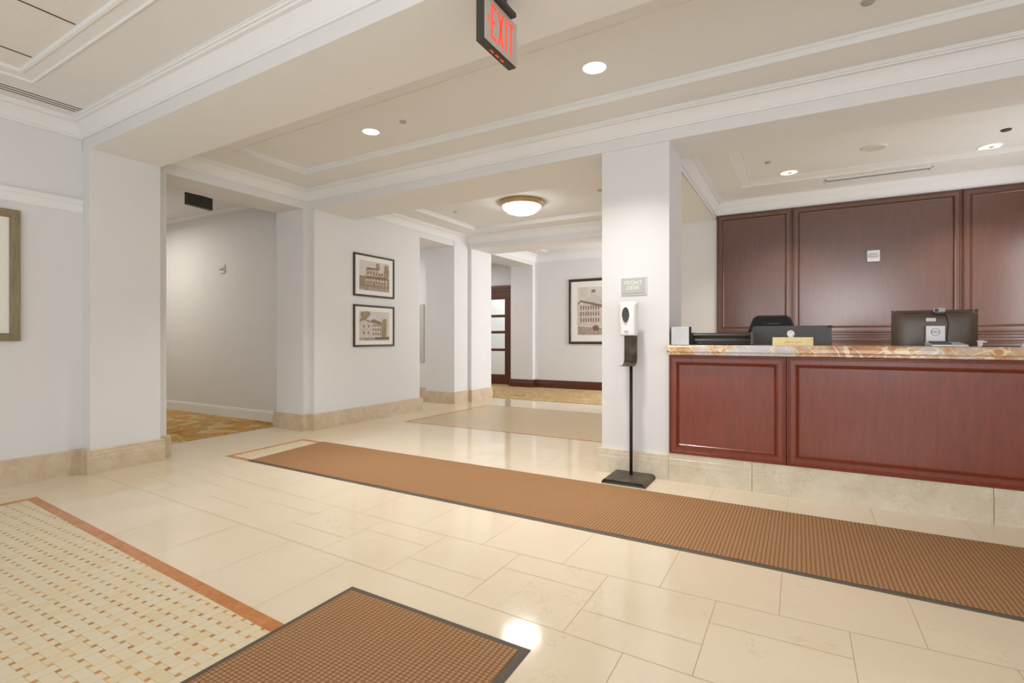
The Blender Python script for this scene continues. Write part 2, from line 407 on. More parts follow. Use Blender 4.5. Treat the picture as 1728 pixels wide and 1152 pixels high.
for a, b in zip(JX, JX[1:]):
    a_, b_ = max(a, -5.2), min(b, 2.9)
    if b_ <= a_: continue
    seam(a_, Y1(a_), b_, Y1(b_)); seam(a_, Y2(a_), b_, Y2(b_))
    k = round((a + 0.317) / 0.4885)
    f = 0.66 if k % 2 == 0 else 0.355
    seam(a_, YS(a_, f), b_, YS(b_, f))
    if a > -5.2: seam(a, Y1(a), a, Y2(a))
for a in HX:
    if a < -5.15: continue
    seam(a, 2.98 + 0.02 * 0, a, Y2(a)); seam(a, 3.75, a, 4.2)
    if a < -1.85: seam(a, Y1(a), a, Y0(a))
    elif a > -0.9: seam(a, Y1(a), a, 1.30); seam(a, 0.72, a, 0.2)
for a in JX:
    if a > -0.9: seam(a, 1.30, a, 0.72); 
for yy in (1.30, 0.72, 0.2, -0.4): seam(-0.9, yy, 2.9, yy)
seam(-5.34, 1.82, -5.09, 1.795); seam(-5.09, 1.795, -4.81, 1.528); seam(-5.09, 1.795, -5.20, 1.93)
seam(-5.2, 2.975, 2.9, 2.96); seam(-4.86, 3.92, -4.86, 4.26); seam(-5.3, 3.95, -4.86, 3.9)
# foyer courses behind the desk beam
for yy in (4.30, 4.83, 5.22): seam(-5.2, yy, -1.5, yy)
for k, a in enumerate(HX):
    if -5.1 < a < -1.4:
        seam(a, 4.30, a, 4.83); seam(a + 0.24, 3.92, a + 0.24, 4.30); seam(a + 0.24, 4.83, a + 0.24, 5.22)
for yy in (7.75,): seam(-5.1, yy, -1.5, yy)
for yy in (5.6, 6.2, 6.8): seam(-5.25, yy, -4.76, yy)
g.build('grout_line', FLOOR)

def inlay(quad, bw, mm_):
    """orange marble strip around a basketweave field; quad = outer corners ccw"""
    Q = [Vector(q) for q in quad]; n = len(Q); inn = []
    for i in range(n):
        d1 = (Q[i] - Q[i - 1]).normalized(); d2 = (Q[(i + 1) % n] - Q[i]).normalized()
        n1 = Vector((-d1.y, d1.x)); n2 = Vector((-d2.y, d2.x)); m = n1 + n2; m /= m.dot(n1); inn.append(Q[i] + m * bw)
    b = MB()
    for i in range(n):
        j = (i + 1) % n
        b.poly([(*Q[i], 0.0008), (*Q[j], 0.0008), (*inn[j], 0.0008), (*inn[i], 0.0008)], M['orange_stone'])
    b.build('inlay_border', FLOOR)
    f = MB(); f.poly([(*q, 0.0007) for q in inn], M[mm_])
    # the field is set square to the courses
    return f.build('mosaic_inlay', FLOOR)
inlay([(-4.835, -2.2), (-1.2, -2.2), (-1.2, Y0(-1.2)), (-4.815, Y0(-4.815))], 0.062, 'mosaic')
inlay([(-4.865, 2.945), (1.6, 2.86), (1.6, 3.72), (-4.915, 3.885)], 0.052, 'mosaic')
inlay([(-4.73, 5.375), (-1.62, 5.36), (-1.62, 7.40), (-4.68, 7.41)], 0.05, 'mosaic_foyer')

# carpets of the corridor, the side passage and the far room
struct('floor', MB().box(-12, -5.93, 2.6, 4.45, -0.1, 0.006, M['carpet1']))
struct('floor', MB().box(-12, -5.93, 6.3, 7.72, -0.1, 0.001, M['floor']))
struct('floor', MB().box(-9.5, 0.4, 8.36, 10.9, -0.1, 0.006, M['carpet2']))
struct('floor', MB().box(-1.9, 2.9, 8.36, 8.37, -0.1, 0.001, M['floor']))

# ---- walls
struct('wall_left', MB().box(-5.60, -5.355, -3.0, 2.0, 0, TOP, W))
struct('wall_left', MB().box(-5.60, -5.22, 2.0, 2.545, 0, ZB, W).box(-5.60, -5.345, 2.545, 2.66, 0, ZB, W))      # pilaster and jamb
struct('wall_left', MB().box(-12, -5.60, 2.5, 2.66, 0, TOP, W))                                                 # corridor, near side
struct('wall_left', MB().box(-12, -5.86, 4.44, 4.60, 0, TOP, W))                                                # corridor, far side
struct('wall_left', MB().box(-5.86, -5.345, 4.225, 4.31, 0, ZB, W).box(-5.86, -5.25, 4.31, 6.33, 0, TOP, W))     # jamb and picture wall
struct('wall_left', MB().box(-5.86, -5.345, 2.545, 4.31, ZB, TOP, W))                                            # header over corridor
struct('wall_left', MB().box(-5.86, -5.25, 6.33, 7.24, ZB, TOP, W))                                              # header over side passage
struct('wall_left', MB().box(-12, -5.86, 6.17, 6.33, 0, TOP, W))
struct('wall_left', MB().box(-12, -5.86, 7.70, 7.86, 0, TOP, W))                                                # wall that carries the directory
struct('wall_left', MB().box(-5.86, -5.235, 7.24, 7.68, 0, 2.85, W).box(-5.86, -5.25, 7.24, 7.68, 2.85, TOP, W).box(-5.86, -5.17, 7.68, 8.36, 0, TOP, W))
struct('wall_left', MB().box(-12.2, -12, 2.5, 7.86, 0, TOP, W))
struct('wall_left', MB().box(-5.95, -5.37, 10.50, 10.85, 0, TOP, W).box(-5.95, -5.37, 8.36, 10.50, 2.83, TOP, W)) # far room jamb + header
struct('wall_left', MB().box(-9.5, -5.86, 8.20, 8.36, 0, TOP, W).box(-9.6, -9.5, 8.2, 10.9, 0, TOP, W))
struct('wall_far', MB().box(-5.37, 0.4, 10.62, 10.85, 0, TOP, W))
dw = MB()   # wall with the glazed door
dw.box(-9.5, -7.42, 10.74, 10.9, 0, TOP, W).box(-7.42, -5.95, 10.74, 10.9, 2.44, TOP, W).box(-5.99, -5.95, 10.74, 10.9, 0, 2.44, W)
struct('wall_far', dw)
struct('wall_right', MB().box(0.4, 0.5, 8.36, 10.85, 0, TOP, W))
struct('wall_far', MB().box(-1.95, -0.975, 7.38, 8.36, 0, TOP, W).box(-0.975, 2.9, 7.40, 7.6, 0, TOP, W))
struct('wall_far', MB().box(-1.95, 0.5, 8.2, 8.36, 0, TOP, W))
struct('wall_right', MB().box(2.9, 3.1, 2.3, 7.6, 0, TOP, W).box(3.1, 4.3, 2.3, 2.5, 0, TOP, W))
struct('wall_right', MB().box(4.1, 4.3, -3.0, -2.4, 0, TOP, W).box(4.1, 4.3, 1.1, 2.3, 0, TOP, W).box(4.1, 4.3, -2.4, 1.1, 2.65, TOP, W).box(4.1, 4.3, -2.4, 1.1, 0, 0.4, W))
bw = MB(); bw.box(-5.6, -1.9, -3.2, -3.0, 0, TOP, W).box(3.4, 4.3, -3.2, -3.0, 0, TOP, W).box(-1.9, 3.4, -3.2, -3.0, 2.8, TOP, W)
struct('wall_back', bw)
wn = MB()
for x in (-1.9, -0.6, 0.71, 2.02, 3.32): wn.box(x, x + 0.08, -3.14, -3.06, 0, 2.8, M['black'])
wn.box(-1.9, 3.4, -3.14, -3.06, 2.72, 2.8, M['black']).box(-1.9, 3.4, -3.14, -3.06, 0, 0.08, M['black'])
struct('window_1', wn)
wn = MB()
for y in (-2.4, -0.69, 1.04): wn.box(4.16, 4.24, y, y + 0.06, 0.4, 2.65, T)
wn.box(4.16, 4.24, -2.4, 1.1, 0.4, 0.46, T).box(4.16, 4.24, -2.4, 1.1, 2.59, 2.65, T)
struct('window_2', wn)
# column beside the desk
struct('wall_front', MB().box(-1.49, -0.92, 4.235, 4.73, 0, ZB + 0.02, W))

# ---- beams
def beam(name, near, far, z0, z1, mat):
    b = MB(); n = len(near)
    rings = [[(*near[i], z0), (*near[i], z1), (*far[i], z1), (*far[i], z0)] for i in range(n)]
    b.loft(rings, mat, cap=True); return struct(name, b)
xs = [-5.6, -5.22, 4.1]
beam('trim_1', [(x, by0(x)) for x in xs], [(x, by1(x)) for x in xs], ZB, TOP, C)
fx = MB(); fx.sweep([(4.1, by0(4.1)), (-5.355, by0(-5.355))], [(0.0, ZB), (0.002, ZB), (0.002, ZC), (0.0, ZC)], W)   # painted fascia of the near beam
struct('trim_2', fx)
beam('trim_3', [(-5.345, dby(-5.345)), (-1.49, dby(-1.49)), (-1.4899, dby(-1.49)), (-0.92, dby(-0.92)), (2.9, dby(2.9))],
     [(-5.345, 4.97), (-1.49, 4.93), (-1.4899, 4.73), (-0.92, 4.73), (2.9, 4.76)], ZB, TOP, C)
fx = MB(); fx.sweep([(2.9, dby(2.9)), (-0.92, dby(-0.92)), (-5.345, dby(-5.345))], [(0.0, ZB), (0.002, ZB), (0.002, ZC), (0.0, ZC)], W)
struct('trim_4', fx)
struct('trim_5', MB().box(-5.17, -1.95, 7.68, 8.36, ZB + 0.01, TOP, W))               # beam at the far end of the foyer
struct('trim_6', MB().box(-1.489, -0.985, 4.731, 7.38, ZB, TOP, C).box(-1.62, -1.489, 4.94, 7.38, ZB, TOP, C))                    # low soffit between foyer and alcove
struct('trim_7', MB().box(-0.988, -0.982, 4.73, 7.38, ZB, ZC, W))

# ---- ceilings with raised trays
def ceiling(x0, x1, y0, y1, z, tray, rise, prof, tray_mat=None):
    """flat ring with a tray opening (quad, ccw) and its moulded step"""
    tx0, tx1, ty = tray[0], tray[1], tray[2:]      # ty = (y near at x0, y near at x1, y far at x0, y far at x1)
    m = MB()
    A = [(tx0, ty[0]), (tx1, ty[1]), (tx1, ty[3]), (tx0, ty[2])]
    O = [(x0, y0[0]), (x1, y0[1]), (x1, y1[1]), (x0, y1[0])]
    for i in range(4):
        j = (i + 1) % 4; m.poly([(*O[i], z), (*O[j], z), (*A[j], z), (*A[i], z)], C)
    m.sweep(A, prof, C, closed=True)
    d = prof[-1][0]; zz = prof[-1][1]
    P = [Vector(a) for a in A]; c = sum(P, Vector((0, 0))) / 4
    inn = []
    for i in range(4):
        d1 = (P[i] - P[i - 1]).normalized(); d2 = (P[(i + 1) % 4] - P[i]).normalized()
        n1 = Vector((-d1.y, d1.x)); n2 = Vector((-d2.y, d2.x)); mm = n1 + n2; mm /= mm.dot(n1); inn.append(P[i] + mm * d)
    m.poly([(*q, zz) for q in inn], tray_mat or C)
    return struct('ceiling', m)
def riser(z, rise):
    return [(-0.016, z), (-0.014, z - 0.006), (0.0, z - 0.007), (0.0, z + rise * 0.62), (0.010, z + rise * 0.70), (0.014, z + rise * 0.74), (0.018, z + rise)]
def steps(z, rise, wdt):
    return [(0.0, z), (0.0, z + 0.010), (wdt * 0.08, z + 0.012), (wdt * 0.86, z + rise * 0.75), (wdt * 0.90, z + rise * 0.70), (wdt, z + rise * 0.72), (wdt, z + rise)]
ZN = 2.98
ceiling(-5.355, 4.1, (-3, -3), (by0(-5.355), by0(4.1)), ZN, (-4.79, 2.3, -2.4, -2.4, 1.50, 1.33), 0,
        [(0, ZN), (0.0, ZN - 0.006), (0.008, ZN - 0.008), (0.012, ZN - 0.004), (0.014, ZN + 0.004), (0.078, ZN + 0.012), (0.084, ZN + 0.006), (0.098, ZN + 0.010), (0.102, ZN + 0.030)], M['tile_ceiling'])
ceiling(-5.345, 2.9, (by1(-5.345), by1(2.9)), (dby(-5.345), dby(2.9)), ZC, (-4.78, 2.35, 3.00, 2.80, 3.80, 3.76), 0.05, riser(ZC, 0.05))
ceiling(-5.25, -1.62, (4.7, 4.7), (7.68, 7.68), ZC, (-4.76, -2.0, 5.40, 5.40, 7.20, 7.20), 0.05, riser(ZC, 0.05))
ceiling(-0.985, 2.9, (4.73, 4.73), (7.40, 7.40), ZC, (-0.605, 2.6, 5.0, 5.0, 6.76, 6.76), 0.05, steps(ZC, 0.04, 0.115))
struct('ceiling', MB().box(-12, -5.86, 2.5, 4.60, 3.02, 3.1, C))
struct('ceiling', MB().box(-12, -5.86, 6.2, 7.86, 2.86, 2.95, C))
ceiling(-5.37, 0.4, (8.36, 8.36), (10.62, 10.62), 3.06, (-4.9, 0.0, 8.8, 8.8, 10.25, 10.25), 0.03, steps(3.06, 0.03, 0.06))
struct('ceiling', MB().box(-9.5, -5.95, 8.36, 10.9, 2.98, 3.06, C))
struct('ceiling', MB().box(-12.3, 3.2, -3.3, 11.0, TOP, TOP + 0.1, C))
# joints of the acoustic tiles in the near tray
j = MB()
for x in (-3.745, -4.435, -3.055, -2.365, -1.675): j.box(x, x + 0.008, -2.28, 1.385 - 0.024 * (x + 4.7), ZN + 0.026, ZN + 0.031, M['slot'])
for y in (0.60, -0.09, -0.78): j.box(-4.66, 2.18, y, y + 0.008, ZN + 0.026, ZN + 0.031, M['slot'])
struct('trim_8', j)

# ---- crown mouldings
def crown_prof(zl, zt, p):
    h = zt - zl
    q = [(0.0, zl), (0.016, zl), (0.020, zl + 0.010), (0.016, zl + 0.018), (0.020, zl + 0.022)]
    for k in range(0, 7):
        a = k / 6; q.append((0.020 + (p - 0.075) * (a * 0.75 + a ** 3 * 0.25), zl + 0.022 + (h - 0.052) * a))
    q += [(p - 0.030, zt - 0.028), (p - 0.024, zt - 0.018), (p - 0.012, zt - 0.018), (p - 0.006, zt - 0.008), (p, zt - 0.008), (p, zt), (0.0, zt)]
    return q
CP = crown_prof(2.842, ZC, 0.125)
def crown(n, path, prof=CP): 
    m = MB(); m.sweep(path, prof, T); return struct('trim_%d' % n, m)
# paths run so that the room lies on their left
crown(9, [(4.1, by0(4.1) - 0.002), (-5.355, by0(-5.355) - 0.002), (-5.355, -3.0)], crown_prof(2.845, ZN, 0.13))
crown(10, [(2.9, dby(2.9) - 0.002), (-0.92, dby(-0.92) - 0.002), (-5.345, dby(-5.345) - 0.002), (-5.345, by1(-5.345))])
crown(11, [(-1.96, 7.68), (-5.25, 7.68), (-5.25, 4.95)])
crown(12, [(-0.982, 7.38), (-0.982, 4.74)], crown_prof(2.80, ZC, 0.10))
crown(13, [(2.9, 7.40), (-0.985, 7.40)], [(0.0, 2.795), (0.034, 2.795), (0.038, 2.80), (0.062, 2.90), (0.068, 2.905), (0.080, 2.965), (0.09, 2.97), (0.0, 2.97)])
crown(14, [(0.4, 10.62), (-5.37, 10.62), (-5.37, 8.36)], crown_prof(2.90, 3.06, 0.14))
crown(15, [(-5.87, 4.44), (-12, 4.44)], [(0, 2.975), (0.03, 2.985), (0.05, 3.02), (0, 3.02)])

# ---- stone baseboards (paths: room on the left)
BP = [(0.0, 0.0), (0.030, 0.0), (0.030, 0.140), (0.0285, 0.142), (0.028, 0.175), (0.0265, 0.177), (0.026, 0.200), (0.023, 0.205), (0.0, 0.205)]
def base(name, path, mat=None, prof=BP):
    m = MB(); m.sweep(path, prof, mat or M['base_stone']); return struct(name, m)
base('baseboard_left', [(-5.87, 2.66), (-5.345, 2.66), (-5.345, 2.545), (-5.22, 2.545), (-5.22, 2.0), (-5.355, 2.0), (-5.355, -3.0)])
base('baseboard_left', [(-5.86, 6.33), (-5.25, 6.33), (-5.25, 4.31), (-5.345, 4.31), (-5.345, 4.225), (-5.86, 4.225), (-5.86, 4.44)])
base('baseboard_left', [(-5.17, 8.36), (-5.17, 7.68), (-5.235, 7.68), (-5.235, 7.24), (-5.86, 7.24), (-5.86, 7.70), (-8, 7.70)])
base('baseboard_front', [(-0.921, 4.235), (-1.49, 4.235), (-1.49, 4.73)], M['desk_stone'])
base('baseboard_left', [(-5.89, 4.44), (-12, 4.44)], T, [(0, 0), (0.016, 0), (0.016, 0.125), (0.012, 0.13), (0.012, 0.142), (0.006, 0.15), (0, 0.15)])
WB = [(0, 0), (0.022, 0), (0.022, 0.115), (0.016, 0.125), (0.016, 0.15), (0.010, 0.165), (0.010, 0.18), (0, 0.185)]
base('baseboard_far', [(0.4, 10.62), (-5.37, 10.62), (-5.37, 10.50), (-5.95, 10.50), (-5.95, 10.74)], M['door_wood'], WB)
# picture rail of the near left wall
struct('trim_16', MB().sweep([(-5.355, 1.998), (-5.355, -3.0)], [(0, 2.215), (0.010, 2.215), (0.014, 2.225), (0.020, 2.28), (0.030, 2.290), (0.030, 2.30), (0.036, 2.308), (0.036, 2.322), (0, 2.325)], T))
# vertical joints in the desk plinth are built with the desk

# ---- glazed door of the far room
d = MB(); DX1 = -5.99; Y = 10.70
d.box(-6.12, DX1, Y - 0.02, Y + 0.08, 0, 2.42, M['door_wood']).box(-7.42, -6.12, Y - 0.02, Y + 0.08, 2.28, 2.42, M['door_wood']).box(-7.42, -7.30, Y - 0.02, Y + 0.08, 0, 2.28, M['door_wood'])
d.box(-6.06, -6.03, Y - 0.035, Y - 0.02, 0, 2.38, M['door_wood']).box(-7.42, -6.03, Y - 0.035, Y - 0.02, 2.35, 2.38, M['door_wood'])
DOOR = struct('door_1', d)
lf = MB()
lf.box(-6.23, -6.12, Y + 0.0, Y + 0.045, 0.02, 2.28, M['door_wood']).box(-7.30, -7.19, Y, Y + 0.045, 0.02, 2.28, M['door_wood'])
lf.box(-7.19, -6.23, Y, Y + 0.045, 0.02, 0.26, M['door_wood']).box(-7.19, -6.23, Y, Y + 0.045, 2.09, 2.28, M['door_wood'])
for z in (0.86, 1.29, 1.685): lf.box(-7.19, -6.23, Y + 0.005, Y + 0.04, z - 0.032, z + 0.032, M['door_wood'])
LEAF = lf.build('door_leaf', DOOR)
gp = MB()
for a, b in ((0.26, 0.828), (0.892, 1.258), (1.322, 1.653), (1.717, 2.09)): gp.box(-7.19, -6.23, Y + 0.018, Y + 0.024, a, b, M['glass'])
gp.build('glass_pane', LEAF)
# bright room seen behind that door
struct('wall_far', MB().box(-8.6, -5.0, 13.0, 13.1, 0, 2.9, W).box(-8.6, -8.5, 10.9, 13.0, 0, 2.9, W).box(-5.1, -5.0, 10.9, 13, 0, 2.9, W))
struct('floor', MB().box(-8.6, -5.0, 10.9, 13, -0.1, 0.0, M['carpet2'])); struct('ceiling', MB().box(-8.6, -5, 10.9, 13, 2.9, 3.0, C))
area('daylight_beyond_door', (-6.8, 12.0, 2.8), (0, 0, 0), 2.4, 1.6, 60, (0.97, 1.0, 1.0))

# ================================================================== FRONT DESK
DY = 4.215; DX0 = -0.918; DX2 = 2.9
desk = thing('reception_desk', 'long mahogany reception desk with raised panels on a beige marble plinth', 'reception desk', (0.9, DY, 0))
def L(o): return o
def dsk(mb, name, parent=desk):
    o = mb.build(name, parent); o.location = (-0.9, -DY, 0); return o
dsk(MB().box(DX0, DX2, DY + 0.02, DY + 0.10, 0.0, 1.0145, M['desk_wood']), 'desk_body')
dsk(MB().box(DX0, DX2, DY + 0.42, DY + 1.0, 0.72, 0.75, M['desk_wood']).box(DX0, DX0 + 0.04, DY + 0.1, DY + 1.0, 0, 0.72, M['desk_wood']).box(1.9, 1.94, DY + 0.1, DY + 1.0, 0, 0.72, M['desk_wood']), 'inner_worktop')
for (a, b) in ((DX0, -0.309), (-0.306, 1.046), (1.049, DX2)):
    pl = MB(); yb = DY - 0.012
    pl.sweep([(b, DY), (a, DY)], [(0, 0), (0.014, 0), (0.014, 0.140), (0.0115, 0.142), (0.011, 0.178), (0.009, 0.180), (0.008, 0.222), (0, 0.222)], M['desk_stone'])
    dsk(pl, 'plinth_slab')
FP = [(0.0, 0.0), (0.0, 0.020), (0.004, 0.026), (0.010, 0.026), (0.014, 0.020), (0.018, 0.022), (0.024, 0.022), (0.028, 0.016), (0.062, 0.016), (0.066, 0.022), (0.071, 0.024), (0.074, 0.018), (0.077, 0.008), (0.081, 0.010), (0.086, 0.006), (0.092, 0.0)]
def panel_frame(x0, x1, z0, z1, y, mat, prof=FP, s=1.0):
    m = MB(); m.sweep([(x0, z0), (x1, z0), (x1, z1), (x0, z1)], [(d * s, h) for d, h in prof], mat, closed=True, fn=lambda a, b, h: (a, y - h, b)); return m
for (x0, x1) in ((DX0 + 0.002, -0.083), (-0.079, 1.32), (1.324, DX2 - 0.01)):
    dsk(panel_frame(x0, x1, 0.224, 1.012, DY + 0.012, M['desk_wood'], FP, 0.88), 'panel_frame')
    dsk(MB().box(x0 + 0.07, x1 - 0.07, DY + 0.010, DY + 0.02, 0.29, 0.95, M['desk_wood']), 'flat_panel')
ct = MB()
ct.sweep([(DX2, DY - 0.055), (DX0 - 0.004, DY - 0.055)],
         [(-0.46, 1.015), (-0.035, 1.015), (-0.006, 1.015), (0.0, 1.020), (0.0, 1.034), (0.008, 1.037), (0.014, 1.044), (0.014, 1.066), (0.011, 1.078), (0.006, 1.086), (-0.004, 1.093), (-0.015, 1.095), (-0.46, 1.095)], M['counter'])
o = ct.build('countertop'); tag(o, 'orange marble countertop with pale veins lying along the reception desk', 'countertop')

# ---- mahogany wall panels behind the desk
PY = 7.40
def wall_panel(x0, x1, label):
    t = thing('wall_panel', label, 'wall panel', ((x0 + x1) / 2, PY, 0), 0, None)
    f = panel_frame(x0 + 0.002, x1 - 0.002, 1.215, 2.795, PY - 0.03, M['panel_wood'], FP, 0.95); o = f.build('upper_frame', t); o.location = (-(x0 + x1) / 2, -PY, 0)
    m = MB().box(x0 + 0.06, x1 - 0.06, PY - 0.032, PY - 0.02, 1.28, 2.73, M['panel_wood']); o = m.build('upper_panel', t); o.location = (-(x0 + x1) / 2, -PY, 0)
    m = MB().box(x0 + 0.001, x1 - 0.001, PY - 0.03, PY - 0.001, 0.0, 2.798, M['panel_wood']); o = m.build('backing', t); o.location = (-(x0 + x1) / 2, -PY, 0)
    m = MB().sweep([(x1 - 0.001, PY - 0.03), (x0 + 0.001, PY - 0.03)], [(0, 1.12), (0.02, 1.12), (0.026, 1.13), (0.026, 1.15), (0.014, 1.16), (0.014, 1.185), (0.03, 1.195), (0.03, 1.21), (0, 1.214)], M['panel_wood'])
    o = m.build('chair_rail', t); o.location = (-(x0 + x1) / 2, -PY, 0)
    f = panel_frame(x0 + 0.002, x1 - 0.002, 0.15, 1.115, PY - 0.03, M['panel_wood'], FP, 0.95); o = f.build('lower_frame', t); o.location = (-(x0 + x1) / 2, -PY, 0)
    return t
wall_panel(-0.968, -0.075, 'narrow mahogany wall panel at the left end of the alcove wall')
wall_panel(-0.075, 1.575, 'wide middle mahogany wall panel carrying the small white alarm plate')
wall_panel(1.575, 2.88, 'darker mahogany wall panel cut by the right edge of the photo')

# ================================================================== MATS
def floor_mat(cs, label, name, bw=0.035):
    c = sum((Vector(q) for q in cs), Vector((0, 0))) / 4
    t = thing('floor_mat', label, 'floor mat', (c.x, c.y, 0))
    P = [Vector(q) - c for q in cs]
    b = MB(); b.sweep(P, [(0, 0.0005), (0.0, 0.002), (0.012, 0.006), (bw, 0.007), (bw, 0.003)], M['rubber'], closed=True); b.build('rubber_border', t)
    inn = []
    for i in range(4):
        d1 = (P[i] - P[i - 1]).normalized(); d2 = (P[(i + 1) % 4] - P[i]).normalized()
        n1 = Vector((-d1.y, d1.x)); n2 = Vector((-d2.y, d2.x)); mm = n1 + n2; mm /= mm.dot(n1); inn.append(P[i] + mm * (bw - 0.002))
    k = MB(); k.loft([[(*q, 0.001) for q in inn], [(*q, 0.0095) for q in inn]], M['mat'], cap=True); k.build('carpet_face', t)
    return t
floor_mat([(-4.50, 2.935), (2.2, 2.785), (2.2, 3.785), (-4.605, 3.895)], 'long brown ribbed runner mat lying in front of the reception desk', 'runner', 0.03)
floor_mat([(-1.795, 0.25), (-0.835, 0.25), (-0.860, 1.668), (-1.800, 1.690)], 'short brown waffle mat with black rubber edge in the foreground', 'entrance', 0.036)

# ================================================================== LIGHT FITTINGS
def downlight(label, loc, r=0.075, mat=None, power=12, name='downlight', col=(1, 0.965, 0.92)):
    t = thing('downlight', label, 'ceiling light', loc, 0, 'recessed ceiling downlights')
    MB().lathe((0, 0, 0), [(r * 0.96, 0.001), (r * 1.0, -0.004), (r * 1.12, -0.005), (r * 1.18, -0.001), (r * 1.18, 0.0)], M['trim'], 36).build('trim_ring', t)
    if mat is M['lamp']:
        MB().lathe((0, 0, 0), [(0.0005, -0.002), (r * 0.6, -0.002), (r * 0.97, -0.001)], mat, 36).build('lens', t)
    else:
        MB().lathe((0, 0, 0), [(r * 0.97, -0.002), (r * 0.9, -0.0015), (r * 0.3, -0.001), (0.0005, -0.001)], mat, 36).build('reflector', t)
        MB().lathe((r * 0.1, 0, 0), [(0.0005, -0.012), (r * 0.2, -0.010), (r * 0.22, -0.002)], M['silver'], 16).build('bulb_holder', t)
    l = bpy.data.lights.new('downlight_beam', 'AREA'); l.shape = 'DISK'; l.size = 2 * r; l.energy = power; l.color = col; l.spread = math.radians(105)
    o = bpy.data.objects.new('downlight_beam', l); COL.objects.link(o); o.parent = t; o.location = (0, 0, -0.02)
    return t
ZT = ZC + 0.05
downlight('round recessed downlight in the ceiling tray, left of the exit sign', (-3.385, 3.40, ZT), 0.075, M['lamp'], 20)
downlight('round recessed downlight in the ceiling tray, right of the exit sign', (-1.235, 3.355, ZT), 0.082, M['lamp'], 20)
downlight('left recessed downlight in the ceiling above the reception alcove', (-0.10, 6.53, ZC + 0.04), 0.088, M['reflector'], 20, col=(1, 0.93, 0.80))
downlight('right recessed downlight in the ceiling above the reception alcove', (1.62, 6.60, ZC + 0.04), 0.088, M['reflector'], 20, col=(1, 0.93, 0.80))

t = thing('flush_mount_light', 'round flush ceiling light with brass ring and white glass dome', 'ceiling light', (-3.33, 6.18, ZT))
MB().lathe((0, 0, 0), [(0.305, 0.0), (0.322, -0.012), (0.318, -0.030), (0.300, -0.040), (0.292, -0.055), (0.270, -0.066), (0.262, -0.060)], M['brass'], 48).build('brass_ring', t)
MB().lathe((0, 0, 0), [(0.268, -0.058), (0.262, -0.075), (0.235, -0.108), (0.19, -0.140), (0.12, -0.165), (0.05, -0.176), (0.0005, -0.178)], M['dome'], 48).build('glass_dome', t)
for k in range(3):
    a = math.radians(20 + 120 * k); MB().lathe((0.272 * math.cos(a), 0.272 * math.sin(a), -0.062), [(0.0005, -0.018), (0.007, -0.014), (0.007, 0.004)], M['brass'], 10).build('finial', t)

# small round ceiling devices
def head(label, cat, loc, r, h=0.012, mat=None, grp=None, name='sprinkler_cover'):
    m = MB(); m.lathe((0, 0, 0), [(r, 0.0), (r, -h * 0.5), (r * 0.85, -h), (0.0005, -h)], mat or T, 24)
    o = m.build(name, None, loc=loc); return tag(o, label, cat, grp)
SG = 'sprinkler covers in the ceilings'
head('small round sprinkler cover beside the left tray downlight', 'sprinkler cover', (-2.985, 3.375, ZT), 0.03, 0.01, M['duct'], SG)
head('round sprinkler cover at the top edge of the photo', 'sprinkler cover', (0.335, 3.44, ZT), 0.035, 0.01, M['duct'], SG)
head('tiny sprinkler cover left of the brass-ringed flush light', 'sprinkler cover', (-4.44, 6.17, ZT), 0.028, 0.01, M['duct'], SG)
head('tiny sprinkler cover against the white column edge, in the foyer ceiling', 'sprinkler cover', (-2.20, 6.17, ZT), 0.035, 0.01, M['duct'], SG)
head('small sprinkler cover left of the alcove speaker', 'sprinkler cover', (-0.29, 6.03, ZC + 0.04), 0.03, 0.012, M['duct'], SG)
head('dark small sprinkler cover beside the right alcove downlight', 'sprinkler cover', (1.61, 6.13, ZC + 0.04), 0.038, 0.012, M['slot'], SG)
t = thing('ceiling_speaker', 'white round ceiling speaker between the two alcove downlights', 'speaker', (0.64, 6.07, ZC + 0.04))
MB().lathe((0, 0, 0), [(0.105, 0.0), (0.105, -0.010), (0.096, -0.016), (0.086, -0.012)], T, 40).build('rim', t)
MB().lathe((0, 0, 0), [(0.088, -0.011), (0.05, -0.010), (0.0005, -0.010)], M['blank_art'], 40).build('grille', t)

# linear diffusers
t = thing('slot_diffuser', 'linear slot air diffuser with three dark slots in the near ceiling', 'air vent', (-5.045, 0.9, ZN))
MB().box(-0.075, 0.075, -1.3, 0.985, -0.003, -0.0005, C).build('plate', t)
for k, x in enumerate((-0.045, 0.0, 0.045)): MB().box(x - 0.007, x + 0.007, -1.28, 0.965 - (k - 1) * -0.012, -0.0045, -0.002, M['slot']).build('slot', t)
t = thing('ceiling_vent', 'long white linear air vent in the alcove ceiling above the wood panels', 'air vent', (0.75, 6.95, ZC))
MB().box(-0.49, 0.49, -0.055, -0.043, -0.008, 0, T).box(-0.49, 0.49, 0.063, 0.075, -0.008, 0, T).box(-0.49, -0.475, -0.055, 0.075, -0.008, 0, T).box(0.475, 0.49, -0.055, 0.075, -0.008, 0, T).build('frame', t)
for y in (-0.018, 0.01, 0.038): MB().box(-0.475, 0.475, y - 0.004, y + 0.010, -0.004, -0.001, M['duct']).build('louvre', t)

